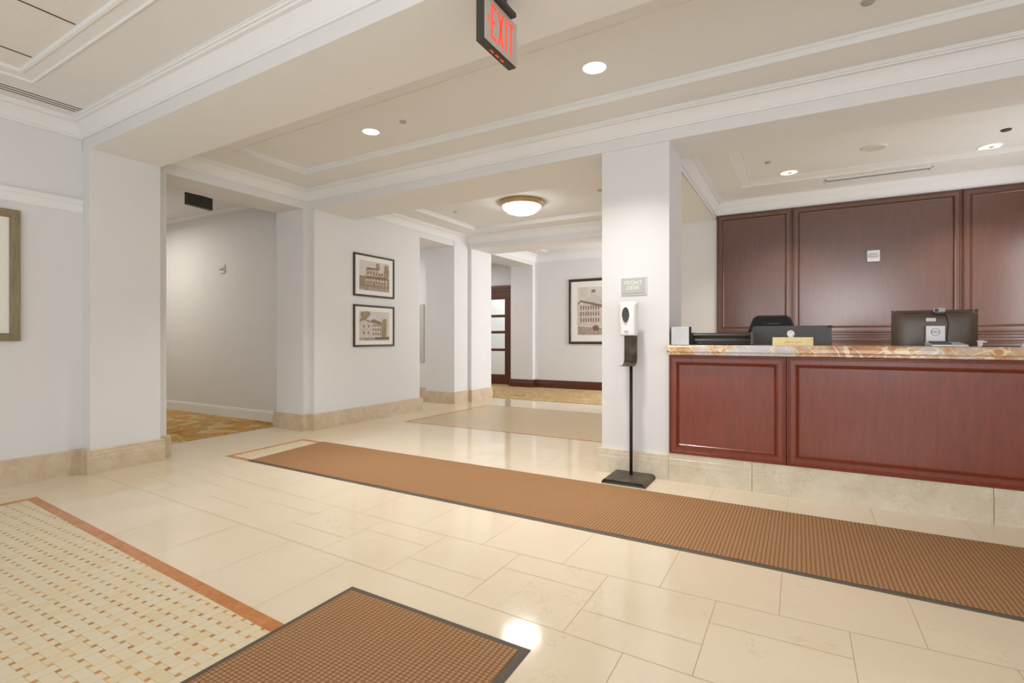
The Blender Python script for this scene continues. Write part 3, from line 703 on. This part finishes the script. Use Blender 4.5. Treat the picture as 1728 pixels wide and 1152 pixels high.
# ================================================================== EXIT SIGNS
EX, EY0, EY1, EZ0, EZ1 = -1.19, 1.872, 2.160, 2.452, 2.662
t = thing('exit_sign', 'EXIT sign with red letters and left arrow hanging from the near beam', 'exit sign', (EX, (EY0 + EY1) / 2, ZB))
def ex(mb, name, par=None):
    o = mb.build(name, par or t); o.location = (-EX, -(EY0 + EY1) / 2, -ZB) if par is None else (0, 0, 0); return o
hs = ex(MB().rbox(EX - 0.048, EX - 0.003, EY0, EY1, EZ0, EZ1, M['exit_box'], 0.004), 'housing')
ex(MB().rbox(EX - 0.004, EX, EY0 + 0.002, EY1 - 0.002, EZ0 + 0.004, EZ1 - 0.002, M['exit_face'], 0.001), 'face_plate')
ex(MB().rbox(EX - 0.044, EX + 0.026, EY0 + 0.02, EY1 - 0.05, EZ1 + 0.0, EZ1 + 0.022, M['exit_box'], 0.003).box(EX - 0.04, EX - 0.01, EY0 + 0.08, EY1 - 0.08, EZ1 + 0.02, ZB, M['exit_box']), 'mounting_canopy')
ex(MB().box(EX - 0.034, EX - 0.012, EY0 + 0.075, EY1 - 0.07, EZ0 - 0.002, EZ0 + 0.001, M['slot']), 'lower_slot')
for k in range(3): ex(MB().box(EX - 0.028, EX - 0.022, EY0 + 0.085 + k * 0.045, EY0 + 0.112 + k * 0.045, EZ0 - 0.003, EZ0 - 0.001, M['exit_red']), 'glowing_slit')
def glyph(polys, name):
    m = MB(); X0, X1 = EX - 0.001, EX + 0.0015
    for p in polys: m.loft([[(X0, EY0 + a, EZ0 + b) for a, b in p], [(X1, EY0 + a, EZ0 + b) for a, b in p]], M['exit_red'], cap=True)
    return ex(m, name)
R = lambda a, b, c, d: [(a, c), (b, c), (b, d), (a, d)]
zb, zt = 0.030, 0.182
glyph([R(.050, .064, zb, zt), R(.064, .098, zt - .014, zt), R(.064, .090, .101, .114), R(.064, .098, zb, zb + .014)], 'letter_e')
glyph([[(.108, zb), (.124, zb), (.160, zt), (.144, zt)], [(.144, zb), (.160, zb), (.124, zt), (.108, zt)]], 'letter_x')
glyph([R(.176, .190, zb, zt)], 'letter_i')
glyph([R(.222, .236, zb, zt - .013), R(.204, .254, zt - .014, zt)], 'letter_t')
glyph([[(.018, .108), (.036, .126), (.040, .120), (.027, .108)], [(.018, .108), (.027, .108), (.040, .094), (.036, .088)]], 'arrow')
t = thing('exit_sign', 'dark box-shaped sign hung from the corridor ceiling', 'exit sign', (-6.52, 3.62, 3.02))
MB().rbox(-0.17, 0.17, -0.03, 0.03, -0.245, -0.095, M['exit_box'], 0.003).build('housing', t)
MB().box(-0.06, 0.06, -0.02, 0.02, -0.10, 0, M['exit_box']).build('mount', t)
t.rotation_euler.z = math.radians(100)

# ================================================================== WALL DEVICES
def strobe(loc, label, s=1.0):
    t = thing('alarm_strobe', label, 'fire alarm', loc)
    MB().rbox(-0.062 * s, 0.062 * s, -0.022, 0.0, -0.066 * s, 0.066 * s, M['white_plastic'], 0.005).build('plate', t)
    MB().rbox(-0.05 * s, 0.05 * s, -0.036, -0.02, -0.016 * s, 0.016 * s, M['silver'], 0.006).build('strobe_lens', t)
    MB().box(-0.045 * s, 0.045 * s, -0.0235, -0.021, 0.032 * s, 0.040 * s, M['sign_edge']).build('marking', t)
    return t
strobe((0.765, PY - 0.033, 2.121), 'white square alarm plate mounted on the wide mahogany panel')
strobe((-7.38, 4.439, 2.16), 'white alarm strobe on the corridor wall', 0.95)

t = thing('wall_sign', 'grey FRONT DESK sign plate on the white column', 'sign', (-1.208, 4.233, 1.582))
MB().rbox(-0.110, 0.110, -0.006, 0.0, -0.072, 0.076, M['sign_edge'], 0.001).build('back_plate', t)
MB().rbox(-0.104, 0.092, -0.010, -0.005, -0.058, 0.070, M['sign_grey'], 0.001).build('plate', t)
text_mesh('FRONT', 0.046, M['sign_white'], 'lettering', t, front(-0.006, -0.0105, 0.030), 0.98)
text_mesh('DESK', 0.046, M['sign_white'], 'lettering', t, front(-0.006, -0.0105, -0.012), 0.98)

# ================================================================== PICTURES
def picture(name, label, cat, w, h, bar, border, frame_mat, art, loc, rotz, depth=0.03, group=None):
    """local frame: x to the right, z up, front faces -y; origin = centre of the back"""
    t = thing(name, label, cat, loc, rotz, group)
    f = MB(); f.sweep([(-w / 2, -h / 2), (w / 2, -h / 2), (w / 2, h / 2), (-w / 2, h / 2)], [(0, 0), (0, depth), (bar * 0.15, depth + 0.004), (bar * 0.8, depth + 0.002), (bar, depth * 0.6), (bar, 0)], frame_mat, closed=True, fn=lambda a, b, c: (a, -c, b)); f.build('frame', t)
    MB().box(-w / 2 + bar, w / 2 - bar, -0.0115, -0.006, -h / 2 + bar, h / 2 - bar, M['paper']).build('mat_board', t)
    if art:
        m = MB(); W2, H2 = w - 2 * (bar + border[0]), h - 2 * (bar + border[1]); art(m, W2, H2); o = m.build('print', t); o.location = (-W2 / 2, 0, -H2 / 2 + border[2])
    return t
def R2(m, x0, x1, z0, z1, mat, k): m.poly([(x0, -0.0125 - k * 0.0004, z0), (x1, -0.0125 - k * 0.0004, z0), (x1, -0.0125 - k * 0.0004, z1), (x0, -0.0125 - k * 0.0004, z1)], mat)
def P2(m, pts, mat, k): m.poly([(x, -0.0125 - k * 0.0004, z) for x, z in pts], mat)
def blob(m, cx, cz, r, k, mat, sq=1.0, seed=1):
    rd = random.Random(seed); k += seed * 0.12; P2(m, [(cx + r * (0.8 + 0.35 * rd.random()) * math.cos(a * PI / 11), cz + sq * r * (0.8 + 0.35 * rd.random()) * math.sin(a * PI / 11)) for a in range(22)], mat, k)
def art_upper(m, W_, H_):
    R2(m, 0, W_, 0, H_, M['p_sky'], 0); R2(m, 0, W_, 0, H_ * .22, M['p_ground'], 1)
    R2(m, 0, W_, H_ * .14, H_ * .48, M['p_leaf'], 1.5)
    P2(m, [(W_ * .20, H_ * .2), (W_ * .62, H_ * .2), (W_ * .62, H_ * .75), (W_ * .58, H_ * .80), (W_ * .24, H_ * .74), (W_ * .20, H_ * .70)], M['p_wall'], 2)
    P2(m, [(W_ * .20, H_ * .69), (W_ * .66, H_ * .74), (W_ * .66, H_ * .80), (W_ * .24, H_ * .78)], M['p_roof'], 3)
    P2(m, [(W_ * .56, H_ * .16), (W_ * .94, H_ * .12), (W_ * .94, H_ * .70), (W_ * .56, H_ * .60)], M['p_wall'], 3.4)
    P2(m, [(W_ * .20, H_ * .40), (W_ * .94, H_ * .42), (W_ * .94, H_ * .52), (W_ * .20, H_ * .48)], M['p_roof'], 4)
    for i in range(7):
        for q in range(3):
            x = W_ * (.25 + i * .095); z = H_ * (.24 + q * .155); R2(m, x, x + W_ * .04, z, z + H_ * .09, M['p_dark'], 5)
    blob(m, W_ * .60, H_ * .87, W_ * .07, 6, M['p_leaf'], 1.0, 3); blob(m, W_ * .90, H_ * .72, W_ * .09, 6, M['p_leaf'], 2.0, 4)
    for i in range(9): blob(m, W_ * (.05 + .11 * i), H_ * .17, W_ * .05, 7, M['p_leaf'], 0.9, 10 + i)
def art_lower(m, W_, H_):
    R2(m, 0, W_, 0, H_, M['p_sky'], 0); R2(m, 0, W_, 0, H_ * .14, M['p_ground'], 1)
    P2(m, [(0, H_ * .08), (W_ * .42, H_ * .10), (W_ * .42, H_ * .62), (W_ * .16, H_ * .72), (0, H_ * .64)], M['p_wall2'], 2)
    P2(m, [(0, H_ * .64), (W_ * .16, H_ * .70), (W_ * .42, H_ * .60), (W_ * .42, H_ * .64), (W_ * .16, H_ * .75), (0, H_ * .69)], M['p_roof'], 3)
    R2(m, W_ * .40, W_ * .72, H_ * .10, H_ * .66, M['p_wall2'], 3.3)
    P2(m, [(W_ * .38, H_ * .62), (W_ * .74, H_ * .54), (W_ * .72, H_ * .64), (W_ * .46, H_ * .74), (W_ * .38, H_ * .70)], M['p_roof'], 4)
    R2(m, W_ * .72, W_ * .90, H_ * .12, H_ * .42, M['p_leaf'], 3.6)
    for i in range(4):
        for q in range(3): R2(m, W_ * (.44 + i * .075), W_ * (.475 + i * .075), H_ * (.18 + q * .15), H_ * (.27 + q * .15), M['p_dark'], 5)
    for i in range(2):
        for q in range(2): R2(m, W_ * (.12 + i * .15), W_ * (.16 + i * .15), H_ * (.22 + q * .22), H_ * (.31 + q * .22), M['p_dark'], 5)
    for (x, z, r, sq, sd) in ((.16, .86, .14, .7, 1), (.26, .92, .09, .7, 2), (.12, .74, .10, .4, 3), (.82, .50, .09, 2.0, 4), (.84, .66, .06, 1.4, 5)): blob(m, W_ * x, H_ * z, W_ * r, 6, M['p_leaf'], sq, sd)
    R2(m, W_ * .5, W_ * .98, H_ * .04, H_ * .11, M['p_dark'], 6)
def art_large(m, W_, H_):
    R2(m, 0, W_, 0, H_, M['p_sky'], 0); R2(m, 0, W_, 0, H_ * .20, M['p_ground'], 1)
    P2(m, [(0, H_ * .18), (W_ * .85, H_ * .14), (W_ * .85, H_ * .80), (W_ * .30, H_ * .78), (W_ * .24, H_ * .64), (0, H_ * .62)], M['p_wall2'], 2)
    P2(m, [(0, H_ * .62), (W_ * .10, H_ * .69), (W_ * .85, H_ * .56), (W_ * .85, H_ * .62), (W_ * .10, H_ * .73), (0, H_ * .66)], M['p_roof'], 3)
    R2(m, W_ * .46, W_ * .60, H_ * .60, H_ * .92, M['p_wall2'], 2.5); R2(m, W_ * .48, W_ * .60, H_ * .88, H_ * .94, M['p_roof'], 4)
    for i in range(8):
        for q in range(3): R2(m, W_ * (.10 + i * .085), W_ * (.135 + i * .085), H_ * (.27 + q * .13), H_ * (.35 + q * .13), M['p_dark'], 5)
    rd = random.Random(5)
    for i in range(26):
        x = W_ * rd.uniform(.0, .9); z = H_ * rd.uniform(.18, .6); a = rd.uniform(-1, 1); P2(m, [(x, z), (x + .0025, z), (x + .0025 + a * .09, z + .16), (x + a * .09, z + .16)], M['p_dark'], 6 + i * 0.1)
    blob(m, W_ * .62, H_ * .14, W_ * .12, 7, M['p_dark'], 0.8, 8)
RL = PI / 2     # pictures that hang on walls facing +x
# building prints (their fronts face +x)
picture('framed_picture', 'upper of two dark-framed sepia building prints on the foyer wall', 'picture', 0.785, 0.585, 0.026, (0.075, 0.060, 0.0), M['frame_dark'], art_upper, (-5.249, 5.335, 2.018), RL, 0.022, 'pair of building prints')
picture('framed_picture', 'lower of two dark-framed sepia building prints on the foyer wall', 'picture', 0.785, 0.578, 0.026, (0.075, 0.060, 0.0), M['frame_dark'], art_lower, (-5.249, 5.335, 1.318), RL, 0.022, 'pair of building prints')
picture('framed_picture', 'large silver-framed pale picture cut by the left edge of the photo', 'picture', 1.10, 1.020, 0.060, (0.06, 0.06, 0), M['frame_silver'], None, (-5.354, 1.040, 1.636), RL, 0.035)
picture('framed_picture', 'large black-framed building print on the far wall beside the column', 'picture', 1.10, 1.44, 0.055, (0.155, 0.135, 0.01), M['frame_dark'], art_large, (-3.955, 10.619, 1.735), 0, 0.03)
t = thing('directory_board', 'pale framed directory board on the wall inside the side passage', 'notice board', (-6.43, 7.699, 1.235))
MB().rbox(-0.40, 0.155, -0.02, 0, -0.545, 0.565, M['sign_edge'], 0.003).build('frame', t)
MB().box(-0.385, 0.120, -0.023, -0.019, -0.525, 0.545, M['board']).build('panel', t)
for k in range(7): MB().box(-0.37, 0.07, -0.0245, -0.022, 0.46 - k * 0.145, 0.468 - k * 0.145, M['board_line']).build('text_line', t)

# ================================================================== HAND SANITISER
sx, sy = -1.195, 4.10
t = thing('hand_sanitizer_stand', 'white hand sanitiser dispenser on a thin black floor stand beside the column', 'hand sanitiser stand', (sx, sy, 0))
b = MB()   # folded steel foot: flat top, edges bent down
prof = [(-0.175, 0.0), (-0.170, 0.022), (-0.150, 0.036), (0.150, 0.036), (0.170, 0.022), (0.175, 0.0), (0.170, 0.0), (0.164, 0.020), (0.148, 0.031), (-0.148, 0.031), (-0.164, 0.020), (-0.170, 0.0)]
b.loft([[(x, -0.225, z) for x, z in prof], [(x, 0.10, z) for x, z in prof]], M['worn_steel'], cap=True); b.build('foot_plate', t)
MB().lathe((0, 0.0, 0), [(0.013, 0.034), (0.013, 0.95)], M['black'], 16, cap=True).build('pole', t)
b = MB(); pf = []
for k in range(9):
    a = k / 8 * PI / 2; pf.append((0.02 - 0.075 + 0.075 * math.cos(a), 0.985 - 0.06 * math.sin(a)))
path = [(0.02, 1.19)] + pf + [(-0.115, 0.924)]
rings = [[(-0.062, y, z), (0.045, y, z), (0.045, y - 0.003, z + 0.003 * 0), (-0.062, y - 0.003, z)] for y, z in path]
rings = [[(-0.062, y, z), (0.045, y, z), (0.045, y - 0.0025, z + (0.0025 if i > 3 else 0)), (-0.062, y - 0.0025, z + (0.0025 if i > 3 else 0))] for i, (y, z) in enumerate(path)]
b.loft(rings, M['worn_steel'], cap=True); b.build('drip_tray', t)
b = MB(); b.rbox(-0.072, 0.052, 0.012, 0.026, 1.165, 1.438, M['grey_plastic'], 0.003); b.build('back_bracket', t)
b = MB()
def sect(z, w_, dp, xc=-0.010): 
    r = min(0.022, dp * 0.4); return [(xc - w_, 0.012, z), (xc - w_, 0.012 - dp + r, z), (xc - w_ + r * 0.4, 0.012 - dp + r * 0.3, z), (xc - w_ + r, 0.012 - dp, z), (xc + w_ - r, 0.012 - dp, z), (xc + w_ - r * 0.4, 0.012 - dp + r * 0.3, z), (xc + w_, 0.012 - dp + r, z), (xc + w_, 0.012, z)]
b.loft([sect(1.168, 0.062, 0.088), sect(1.175, 0.066, 0.098), sect(1.30, 0.066, 0.104), sect(1.42, 0.065, 0.100), sect(1.436, 0.062, 0.090), sect(1.442, 0.055, 0.070)], M['white_plastic'], cap=True)
sh = b.build('dispenser_shell', t, bevel=0.004)
e = [(0.03 * math.cos(a * PI / 14), 0.062 * math.sin(a * PI / 14)) for a in range(28)]
e = [(x * (1.0 if z > 0 else 1.0 + z * 2.2), z) for x, z in e]
MB().loft([[(-0.018 + x, -0.094, 1.335 + z) for x, z in e], [(-0.018 + x * 0.96, -0.098, 1.335 + z * 0.96) for x, z in e]], M['dark_window'], cap=True).build('level_window', t)
MB().rbox(-0.030, 0.002, -0.096, -0.086, 1.20, 1.212, M['silver'], 0.003).build('sensor_label', t)

# ================================================================== THINGS ON THE COUNTER
CZ = 1.0951
t = thing('card_holder', 'small brushed metal box standing at the left end of the countertop', 'box', (-0.825, 4.26, CZ))
MB().rbox(-0.075, 0.062, -0.04, -0.036, 0.0, 0.145, M['chrome'], 0.001).build('front_plate', t)
MB().rbox(0.055, 0.064, -0.036, 0.055, 0.0, 0.145, M['black_plastic'], 0.001).rbox(-0.075, -0.070, -0.036, 0.055, 0.0, 0.145, M['black_plastic'], 0.001).box(-0.07, 0.055, -0.036, 0.055, 0, 0.004, M['black_plastic']).box(-0.07, 0.055, 0.051, 0.055, 0, 0.145, M['black_plastic']).build('holder_body', t)

t = thing('printer', 'low glossy black machine with curved front lying left of the slim monitor', 'office machine', (-0.545, 4.46, CZ))
b = MB()
rings = []
for i in range(13):
    x = -0.235 + 0.47 * i / 12; e_ = max(0, (i - 9) / 3) if i > 9 else 0
    zt_ = 0.095 + 0.0 * i; 
    rings.append([(x, 0.13, 0), (x, -0.10, 0), (x, -0.112, 0.012), (x, -0.085 + 0.01 * e_, 0.030), (x, -0.070 + 0.01 * e_, 0.050), (x, -0.082, 0.075), (x, -0.075, 0.088), (x, -0.06, zt_ + 0.002 * e_), (x, 0.13, zt_)])
b.loft(rings, M['black_plastic'], cap=True, smooth=False); b.build('body', t, bevel=0.003)
MB().rbox(-0.236, -0.215, -0.115, 0.13, 0, 0.098, M['grey_plastic'], 0.004).build('side_cover', t)
MB().rbox(0.215, 0.238, -0.118, 0.13, 0, 0.104, M['grey_plastic'], 0.004).build('side_cover', t)

def monitor(name, label, loc, w_, h_, mat, rot=0, tilt=0, group=None, bulge=0.02):
    t = thing(name, label, 'computer monitor', loc, rot, group)
    b = MB(); z0 = loc and 0.0
    zb_ = 0.16
    P = [(-w_ / 2, 0.012, zb_), (w_ / 2, 0.012, zb_), (w_ / 2, 0.012, zb_ + h_), (-w_ / 2, 0.012, zb_ + h_)]
    def rr(k, y, dz=0): return [(-w_ / 2 + k, y, zb_ + k), (w_ / 2 - k, y, zb_ + k), (w_ / 2 - k, y, zb_ + h_ - k - dz), (-w_ / 2 + k, y, zb_ + h_ - k - dz)]
    b.loft([rr(0.004, 0.016), rr(0.0, 0.012), rr(0.0, 0.0)], mat, cap=False); b.poly(rr(0.004, 0.016), mat)
    N = 14; G = [[None] * (N + 1) for _ in range(N + 1)]
    for i in range(N + 1):
        for j in range(N + 1):
            u, v = i / N, j / N; f = (1 - (2 * u - 1) ** 6) * (1 - (2 * v - 1) ** 4)
            G[i][j] = (w_ * (u - 0.5), -bulge * f ** 0.7, zb_ + h_ * v)
    for i in range(N):
        for j in range(N): b.poly([G[i][j], G[i + 1][j], G[i + 1][j + 1], G[i][j + 1]], mat, True)
    b.build('shell', t)
    MB().box(-w_ / 2 + 0.008, w_ / 2 - 0.008, 0.016, 0.018, zb_ + 0.01, zb_ + h_ - 0.008, M['dark_window']).build('screen', t)
    return t
# slim monitor on the left, standing on the inner worktop
t = monitor('computer_monitor', 'slim plain dark monitor back left of centre behind the pale name plate', (-0.062, 4.80, 0.7505), 0.578, 0.34, M['grey_plastic'], bulge=0.004)
MB().rbox(-0.05, 0.05, -0.03, -0.012, 0.006, 0.26, M['black_plastic'], 0.004).build('stand_neck', t)
MB().rbox(-0.12, 0.12, -0.11, 0.09, 0.0, 0.01, M['black_plastic'], 0.004).build('stand_foot', t)
t = monitor('computer_monitor', 'large dark brown monitor back with a silver stand and round maker emblem', (0.862, 4.80, 0.7505), 0.500, 0.445, M['monitor_back'], bulge=0.034)
MB().rbox(-0.056, 0.056, -0.070, -0.040, 0.01, 0.488, M['silver'], 0.003).build('stand_neck', t)
MB().rbox(-0.13, 0.13, -0.13, 0.10, 0.0, 0.012, M['silver'], 0.004).build('stand_foot', t)
MB().rbox(-0.18, 0.18, -0.018, -0.0075, 0.584, 0.587, M['black_plastic'], 0.001).build('vent_slit', t)
MB().rbox(-0.050, 0.008, -0.040, -0.037, 0.520, 0.546, M['paper'], 0.001).build('sticker', t)
b = MB(); b.lathe((0.0, -0.0705, 0.443), [(0.0265, 0.0), (0.0265, -0.001), (0.0240, -0.001), (0.0240, 0.0)], M['ink'], 40, axis='y'); em = b.build('emblem_ring', t)
text_mesh('DELL', 0.020, M['ink'], 'emblem_text', t, front(0.0, -0.0708, 0.443), 1.0, 0.0004)
b = MB(); b.tube([(0.062, -0.03, 0.585), (0.072, -0.045, 0.53), (0.078, -0.05, 0.50), (0.074, -0.048, 0.46), (0.070, -0.045, 0.40), (0.070, -0.04, 0.30)], 0.0025, M['black_plastic'], 6)
b.build('cable', t)
t = thing('webcam', 'grey webcam clipped on top of the large brown monitor', 'webcam', (0.890, 4.795, 1.352))
MB().rbox(-0.034, 0.034, -0.045, -0.012, -0.018, 0.018, M['sign_grey'], 0.008).build('camera_body', t)
MB().lathe((-0.018, -0.0455, 0.0), [(0.011, 0.0), (0.011, -0.003), (0.007, -0.003), (0.0005, -0.001)], M['dark_window'], 20, axis='y').build('lens', t)
MB().rbox(-0.032, 0.032, -0.050, -0.018, -0.030, -0.018, M['black_plastic'], 0.003).box(-0.02, 0.02, -0.02, 0.03, 0.006, 0.010, M['black_plastic']).build('clip', t)

t = thing('name_plate', 'pale wooden name plate standing before the slim monitor', 'name plate', (-0.042, 4.25, CZ))
b = MB(); b.loft([[(-0.130, -0.028, 0), (-0.130, 0.028, 0), (-0.130, 0.004, 0.060), (-0.130, -0.004, 0.060)], [(0.130, -0.028, 0), (0.130, 0.028, 0), (0.130, 0.004, 0.060), (0.130, -0.004, 0.060)]], M['name_wood'], cap=True); b.build('wedge', t, bevel=0.001)
for k in range(9):
    MB().box(-0.052 + k * 0.012, -0.045 + k * 0.012, -0.0195, -0.0165, 0.022, 0.026, M['frame_silver']).build('engraving', t)
t = thing('desk_camera', 'small round white gadget perched behind the pale name plate', 'gadget', (-0.055, 4.36, CZ))
MB().lathe((0, 0, 0.086), [(0.020, 0.012), (0.026, 0.0), (0.026, -0.012), (0.018, -0.016), (0.016, -0.012), (0.0005, -0.012)], M['white_plastic'], 28, axis='y').build('round_head', t)
MB().lathe((0.002, -0.006, 0), [(0.022, 0.0), (0.020, 0.006), (0.015, 0.010), (0.016, 0.060), (0.018, 0.080), (0.010, 0.090), (0.0005, 0.092)], M['white_plastic'], 24).build('stem', t)
t = thing('desk_phone', 'flat grey desk phone lying before the silver monitor stand', 'phone', (0.845, 4.33, CZ))
b = MB(); b.loft([[(-0.105, 0.05, 0), (-0.085, -0.06, 0), (-0.085, -0.06, 0.010), (-0.105, 0.05, 0.028)], [(0.075, 0.05, 0), (0.100, -0.06, 0), (0.100, -0.06, 0.010), (0.075, 0.05, 0.028)]], M['silver'], cap=True); b.build('body', t, bevel=0.002)
MB().hexa([(-0.085, 0.045, 0.026), (-0.070, -0.04, 0.013), (0.02, -0.04, 0.013), (0.005, 0.045, 0.026), (-0.085, 0.045, 0.034), (-0.070, -0.04, 0.020), (0.02, -0.04, 0.020), (0.005, 0.045, 0.034)], M['black_plastic']).build('handset', t)
t = thing('tape_dispenser', 'tiny white cup-shaped holder right of the grey desk phone', 'holder', (1.015, 4.34, CZ))
MB().lathe((0, 0, 0), [(0.010, 0.0), (0.012, 0.004), (0.013, 0.030), (0.018, 0.036), (0.016, 0.038), (0.0005, 0.036)], M['white_plastic'], 20).build('cup', t)
MB().rbox(0.012, 0.034, -0.006, 0.006, 0.026, 0.034, M['white_plastic'], 0.002).build('spout', t)
o = MB().rbox(-0.09, 0.09, -0.005, 0.005, 0, 0.006, M['slot'], 0.002).build('pen', None, loc=(1.10, 4.28, CZ)); tag(o, 'thin brown pen lying on the countertop near the white cup holder', 'pen')
t = thing('tablet', 'dark tablet leaning at the right edge of the photo on the counter', 'tablet', (1.33, 4.36, CZ))
def slab(y0, y1, k, mat): 
    return MB().hexa([(-0.115 + k, y0, 0.0 + k * .3), (0.20, y0, 0), (0.20, y1, 0), (-0.115 + k, y1, 0.0 + k * .3), (-0.055 + k, y0, 0.115 - k * .2), (0.26, y0, 0.115 - k * .2), (0.26, y1, 0.115 - k * .2), (-0.055 + k, y1, 0.115 - k * .2)], mat)
slab(0.0, 0.012, 0.0, M['silver']).build('casing', t); slab(-0.002, 0.0, 0.014, M['dark_window']).build('screen', t)

# ---- office chair behind the desk
t = thing('office_chair', 'black office chair whose back rises behind the slim monitor', 'office chair', (-0.235, 5.62, 0), math.radians(4))
def bk(y, k=0.0): return [(-0.235 + k, y, 0.55 + k), (0.235 - k, y, 0.55 + k), (0.240 - k, y, 0.95), (0.225 - k, y, 1.18), (0.165 - k, y, 1.345 - k), (0.125 - k, y - 0.01, 1.372 - k), (-0.125 + k, y - 0.01, 1.372 - k), (-0.165 + k, y, 1.345 - k), (-0.225 + k, y, 1.18), (-0.240 + k, y, 0.95)]
MB().loft([bk(-0.012, 0.012), bk(0.0), bk(0.03), bk(0.045, 0.012)], M['fabric'], cap=True).build('backrest', t)
MB().poly([(-0.075, -0.026, 1.300), (-0.062, -0.026, 1.280), (-0.049, -0.026, 1.300)], M['ink']).box(-0.036, 0.075, -0.0245, -0.0235, 1.283, 1.298, M['ink']).build('back_marking', t)
MB().rbox(-0.25, 0.25, -0.50, 0.0, 0.45, 0.54, M['fabric'], 0.03).build('seat', t)
MB().rbox(-0.04, 0.04, -0.03, 0.07, 0.42, 0.9, M['black_plastic'], 0.008).build('back_post', t)
MB().lathe((0, -0.24, 0), [(0.028, 0.10), (0.028, 0.45)], M['black_plastic'], 16, cap=True).build('gas_column', t)
for k in range(5):
    a = 2 * PI * k / 5; c_, s_ = math.cos(a), math.sin(a)
    lg = MB().tube([(0.02 * c_, -0.24 + 0.02 * s_, 0.12), (0.28 * c_, -0.24 + 0.28 * s_, 0.075)], 0.02, M['black_plastic'], 8).build('leg', t)
    MB().lathe((0.29 * c_, -0.24 + 0.29 * s_, 0.030), [(0.0005, -0.02), (0.030, -0.018), (0.030, 0.018), (0.0005, 0.02)], M['black_plastic'], 14, axis='y').build('castor', lg)
